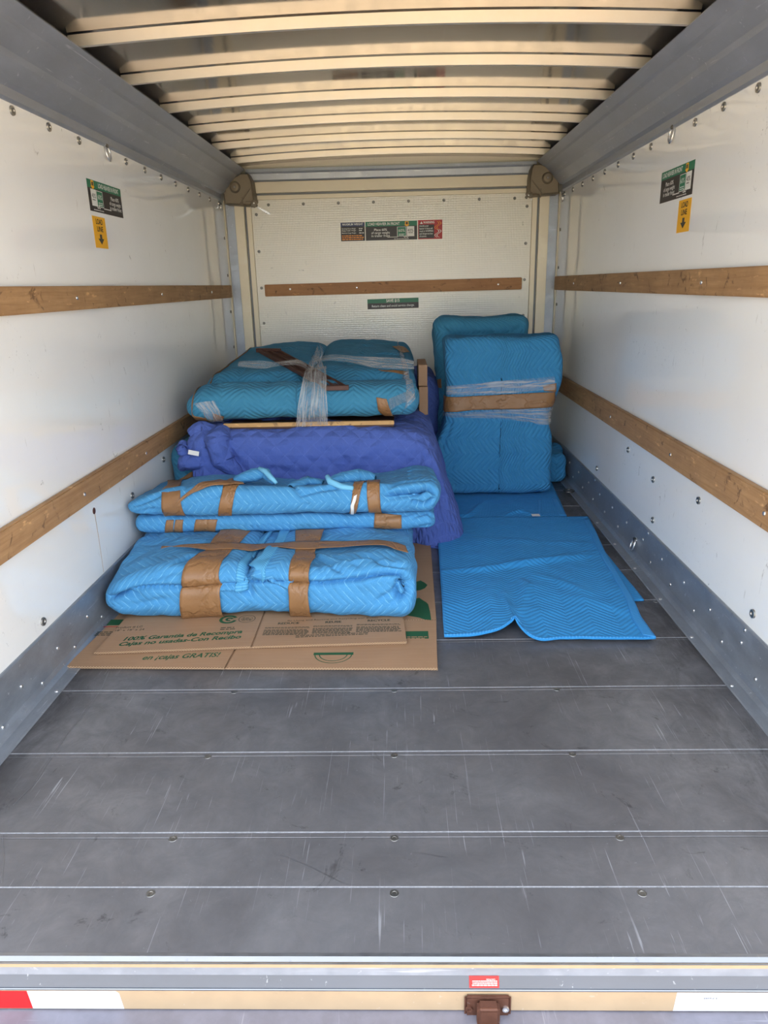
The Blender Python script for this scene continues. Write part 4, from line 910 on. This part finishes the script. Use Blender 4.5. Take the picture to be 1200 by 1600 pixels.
# --- top teal bundle D
def wd(P):
    x, y, z = P[..., 0].copy(), P[..., 1].copy(), P[..., 2].copy(); ty = np.clip((y-2.95)/.85, 0, 1); tx = (x+.43)
    up = np.clip((z-.515)/.115, 0, 1)
    z = z+up*(.10*ty**.8+.022*np.exp(-((tx+.17)/.16)**2)*ty+.035*np.exp(-((tx-.24)/.2)**2)*ty-.045*np.exp(-((tx-.03)/.05)**2)*np.clip(ty*2, 0, 1))
    z = z+.06*(1-up)*np.clip((y-3.45)/.15, 0, 1)
    z = z-.035*up*np.exp(-((y-3.10)/.06)**2)+.01*up*np.exp(-((y-2.97)/.06)**2)
    x = x+np.where(x < -.43, .06*ty*up, -.02*ty*up)
    z = z-up*.03*np.exp(-((x+.90)/.08)**2)-.02*(1-up)*0
    return np.stack([x, y, z], -1)
S = loft(0, (-.893, 2.885, .512), (.072, 3.82, .635), .055, .055, .007, wd)
D = thing('moving_blanket', 'wide teal quilted bundle with stretch wrap, topmost on the left stack', 'blanket', (-.4, 3.3, .512), GR)
S.noise(.008, 5); S.noise(.003, 20, 2)
for a, d in (([(330, 612), (360, 595), (420, 592), (480, 600)], .014), ([(520, 600), (580, 590), (640, 592)], .012), ([(360, 640), (420, 628), (470, 632)], .006), ([(580, 560), (600, 552), (625, 556)], .010), ([(520, 560), (560, 575)], .006), ([(550, 630), (590, 640)], .006), ([(400, 560), (370, 590)], .008)): S.groove(a, d, .014)
S.norm(); S.build('quilted_cover', M_dark, D)
tape(S, D, [(303, 636), (302, 648), (308, 660)], [(318, 640), (322, 652), (328, 664)], off=.005); tape(S, D, [(333, 645), (334, 660)], [(350, 650), (348, 664)], off=.005)
tape(S, D, [(587, 622), (590, 640), (602, 658)], [(604, 623), (610, 640), (615, 658)], off=.005); tape(S, D, [(590, 579), (636, 583)], [(596, 582), (636, 588)], off=.006); tape(S, D, [(612, 543), (630, 553)], [(622, 542), (638, 551)], off=.006)
wr_ = dict(thick=0, noise=.002)
S.patch('stretch_wrap_strip', [(376, 584), (440, 582), (500, 578), (560, 577), (636, 580)], [(376, 589), (440, 588), (500, 584), (560, 583), (636, 587)], M_wrap, D, smooth=25, off=.058, **wr_)
S.patch('stretch_wrap_strip', [(491, 551), (490, 575), (486, 595), (474, 618), (462, 652)], [(509, 551), (509, 575), (511, 595), (513, 618), (516, 652)], M_wrap, D, off=.062, smooth=20, **wr_)
S.patch('stretch_wrap_patch', [(306, 632), (318, 645), (332, 660)], [(336, 625), (344, 642), (350, 660)], M_wrap, D, off=.010, **wr_)
S.patch('stretch_wrap_patch', [(606, 622), (610, 640), (618, 652)], [(640, 611), (646, 622), (634, 636)], M_wrap, D, off=.010, **wr_)

# --- folded louvre on top
sh = thing('louvred_shutter', 'dark brown slatted wooden frame lying diagonally under stretch wrap', 'shutter', (-.45, 3.3, .70))
S.prep()
def onD(u, v, o): i = S.ij((u, v)); p, n = S.at(np.array([i[0]]), np.array([i[1]])); return p[0]+n[0]*o
TL, TR, BL, BR = [onD(*p, .012) for p in ((403, 557), (438, 555), (511, 614), (545, 611))]
TL[2] = TR[2] = max(TL[2], TR[2]); BL[2] = BR[2] = max(BL[2], BR[2])
def bar(name, a0, b0, wid, th, lift=0):
    X_ = Vector(b0-a0).normalized(); Z_ = Vector((0, 0, 1)); Y_ = Z_.cross(X_).normalized(); Z_ = X_.cross(Y_)
    mm = boxme(0, float(np.linalg.norm(b0-a0)), -wid, wid, lift, lift+th, .002); mm.transform(Matrix.Translation(a0) @ Matrix((X_, Y_, Z_)).transposed().to_4x4()); keep(link(name, mm, M_brown), sh)
hw = float(np.linalg.norm(np.cross((TR-TL), (BL-TL)/np.linalg.norm(BL-TL))))/2
for k in range(7):
    f = (k+.5)/7; bar('side_rail' if k in (0, 6) else 'slat', TL+(TR-TL)*f, BL+(BR-BL)*f, hw/7*.86, .017 if k in (0, 3, 6) else .010)
bar('end_rail', BL-(BR-BL)*.02, BR+(BR-BL)*.02, .010, .020); bar('end_rail', TL, TR, .010, .020)

# --- carton on edge beside D
cb = thing('folded_carton', 'brown folded carton standing on edge behind right end of the top bundle', 'cardboard', (.1, 3.4, .46))
keep(link('panel', boxme(.080, .122, 3.34, 3.62, .575, .672, .002), M_card), cb); keep(link('panel', boxme(.082, .124, 3.335, 3.62, .44, .572, .002), M_card), cb)

# --- tall upright bundles
def wt(P):
    x, y, z = P[..., 0].copy(), P[..., 1].copy(), P[..., 2].copy(); t = np.clip((z-.02)/.76, 0, 1)
    x = x+np.where(x < .47, -.085*np.exp(-((t-.22)/.18)**2)*np.clip((.47-x)/.27, 0, 1)+.012*(1-np.abs(t-.5)*2)+.02*np.exp(-(t/.06)**2), 0)
    x = x+np.where(x > .47, .022*np.exp(-((t-.80)/.16)**2)*np.clip((x-.47)/.25, 0, 1)-.03*np.exp(-((t-.50)/.10)**2)*np.clip((x-.47)/.25, 0, 1)+.02*np.exp(-((t-.03)/.2)**2)*0, 0)
    z = z+.010*np.clip((x-.60)/.15, 0, 1)*np.clip((t-.9)/.1, 0, 1)
    y = y-.015*np.sin(t*3.1)
    return np.stack([x, y, z], -1)
S = loft(2, (.208, 3.415, .022), (.742, 3.625, .785), .045, .03, .006, wt)
Tt = thing('moving_blanket', 'tall upright blue quilted bundle banded with tape and stretch wrap, right of centre', 'blanket', (.47, 3.52, .022), GR)
S.noise(.007, 5); S.noise(.0025, 22, 2)
for a, d in (([(705, 650), (694, 690), (688, 740)], .014), ([(722, 650), (715, 700), (712, 760)], .010), ([(745, 655), (748, 690)], .006), ([(820, 650), (850, 670)], .008), ([(700, 545), (712, 570), (708, 595)], .007), ([(862, 560), (856, 600)], .008), ([(690, 700), (700, 740)], -.01)): S.groove(a, d, .014)
S.norm(); S.build('quilted_cover', M_blue_v, Tt)
tape(S, Tt, [(691, 616), (740, 618), (800, 615), (866, 612)], [(691, 640), (740, 641), (800, 639), (866, 636)], off=.006, noise=.0015); tape(S, Tt, [(848, 602), (868, 598)], [(850, 611), (868, 611)], off=.006)
S.patch('stretch_wrap_band', [(700, 602), (740, 599), (800, 594), (866, 589)], [(700, 616), (740, 617), (800, 614), (866, 608)], M_wrap, Tt, off=.010, **wr_)
S.patch('stretch_wrap_band', [(694, 641), (740, 642), (800, 640), (866, 637)], [(696, 649), (740, 652), (800, 655), (864, 662)], M_wrap, Tt, off=.010, **wr_)
S = loft(2, (.175, 3.70, .004), (.655, 3.90, .865), .07, .05, .007)
Tb = thing('moving_blanket', 'dark teal upright bundle against the far wall, behind the tall taped bundle', 'blanket', (.4, 3.8, .004), GR)
S.noise(.010, 5); S.noise(.004, 18, 2)
for a, d in (([(690, 512), (705, 524), (760, 522), (800, 522)], .016), ([(800, 520), (818, 508)], .012), ([(700, 516), (690, 560)], .008)): S.groove(a, d, .012)
S.norm(); S.build('quilted_cover', M_dark, Tb); tape(S, Tb, [(684, 592), (684, 606)], [(690, 592), (690, 606)]); 
# --- small folded blanket by the kick plate
S = loft(0, (.755, 3.66, .006), (.875, 3.93, .165), .04, .035, .006)
Sm = thing('moving_blanket', 'small blue blanket folded against the right kick plate beside the tall bundle', 'blanket', (.82, 3.8, .006), GR)
S.noise(.012, 8); S.noise(.004, 24, 2); S.norm(); S.build('quilted_cover', M_blue_v, Sm)

# ------------------------------------------------------------------ blankets spread on the floor
def sheet(corners, base, step=.008):
    "corners: front-left, front-right, back-right, back-left (x, y)"
    fl_, fr_, br_, bl_ = [np.array(c, float) for c in corners]; nu = int(np.linalg.norm(fr_-fl_)/step); nv = int(np.linalg.norm(bl_-fl_)/step)
    u, v = np.meshgrid(np.linspace(0, 1, nu), np.linspace(0, 1, nv), indexing='ij'); u = u[..., None]; v = v[..., None]
    p = (fl_*(1-u)+fr_*u)*(1-v)+(bl_*(1-u)+br_*u)*v; P = np.concatenate([p, np.full(p.shape[:2]+(1,), base)], -1)
    return Surf(P, False), u[..., 0], v[..., 0]
# rear one first
S, u, v = sheet([(.19, 3.0), (.735, 3.0), (.79, 3.66), (.17, 3.66)], .010)
S.N[:] = (0, 0, 1)
F2 = thing('moving_blanket', 'blue blanket spread on the floor under the tall upright bundle', 'blanket', (.45, 3.3, .002), GR)
S.prep(); S.disp(.003*(1+fbm(S.P*8, 3))*(S.P[..., 1] < 3.38))
for a, d in (([(705, 806), (730, 808), (745, 796), (760, 782)], -.012), ([(790, 806), (815, 800), (830, 806)], -.012)): S.groove(a, d, .012)
S.P[..., 2] = np.where(S.P[..., 1] > 3.38, np.minimum(S.P[..., 2], .012), S.P[..., 2]); S.norm(); S.build('quilted_sheet', M_blue_f, F2, thick=.007)
S.patch('stitched_hem', [(842, 782), (841, 806)], [(846, 782), (845, 806)], M_hemf, F2, off=.003, thick=.002); S.patch('stitched_hem', [(862, 780), (874, 806)], [(870, 780), (884, 806)], M_hemf, F2, off=.002, thick=.002)
quad('white_care_tag', frame((.60, 3.075, .0165), (1, 0, 0), (0, 1, 0)), -.018, -.016, .018, .016, .004, F_tag, F2)
# underlayer corner that peeks out on the right
F1 = thing('moving_blanket', 'bright blue quilted blanket spread flat on the metal floor, right of the cartons', 'blanket', (.45, 2.5, .001), GR)
S, u, v = sheet([(.40, 2.17), (.800, 2.190), (.792, 2.66), (.40, 2.66)], .0085); S.N[:] = (0, 0, 1); S.disp(.001*fbm(S.P*10, 2)); S.norm(); S.build('lower_layer', M_blue_f, F1, thick=.006)
S, u, v = sheet([(.118, 1.926), (.748, 1.905), (.838, 3.062), (.150, 3.056)], .0175); S.N[:] = (0, 0, 1)
x, y = S.P[..., 0], S.P[..., 1]
# right edge bows inwards a little, front edge has a raised tent fold
ed = np.array([P_z(*p, .0175)[:2] for p in ((1027, 999), (1001, 964), (988, 934), (968, 900), (946, 864), (920, 808))])
S.P[..., 0] += u**3*(np.interp(y, ed[:, 1], ed[:, 0])-(.748+.09*(y-1.905)/1.157))
dxl = np.where(x < .338, (.338-x)/.055, (x-.338)/.020); tent = np.exp(-dxl)*np.clip(1-(y-1.9)/.50, 0, 1)**1.3
S.P[..., 2] += .042*tent; S.P[..., 1] += .075*np.exp(-dxl)*np.clip(1-(y-1.9)/.35, 0, 1); S.P[..., 1] -= .018*np.exp(-((x-.40)/.05)**2)*np.clip(1-(y-1.9)/.2, 0, 1)
S.P[..., 2] += .004*fbm(S.P*np.array([5, 5, 0]), 3)+.0015*fbm(S.P*np.array([20, 20, 0]), 2); S.norm(); 
for a, d, w_ in (([(690, 893), (760, 888), (820, 880), (880, 872), (930, 868)], -.014, .022), ([(700, 896), (790, 900), (830, 896)], .006, .014), ([(812, 905), (825, 915), (815, 940), (810, 960)], -.010, .014), ([(800, 900), (780, 925), (800, 965)], .006, .02), ([(830, 895), (880, 910), (930, 930)], -.007, .02), ([(880, 868), (935, 862)], -.006, .012),
                 ([(740, 840), (860, 848), (930, 850)], -.004, .02), ([(900, 930), (960, 950), (990, 965)], -.004, .02)): S.groove(a, d, w_)
S.P[..., 2] = np.maximum(S.P[..., 2], .0155); S.norm(); S.build('quilted_sheet', M_blue_f, F1, thick=.006)
S.prep()
S.patch('stitched_hem', [(912, 812), (935, 862), (978, 938), (990, 972), (1004, 994)], [(920, 812), (946, 866), (990, 936), (1003, 968), (1024, 996)], M_hemf, F1, off=.003, thick=.003)
S.patch('stitched_hem', [(684, 991), (740, 988), (798, 970), (815, 990), (900, 994), (1015, 997)], [(684, 996), (740, 993), (799, 976), (815, 995), (900, 998), (1018, 1001)], M_hemf, F1, off=.003, thick=.003)

bpy.context.view_layer.update()
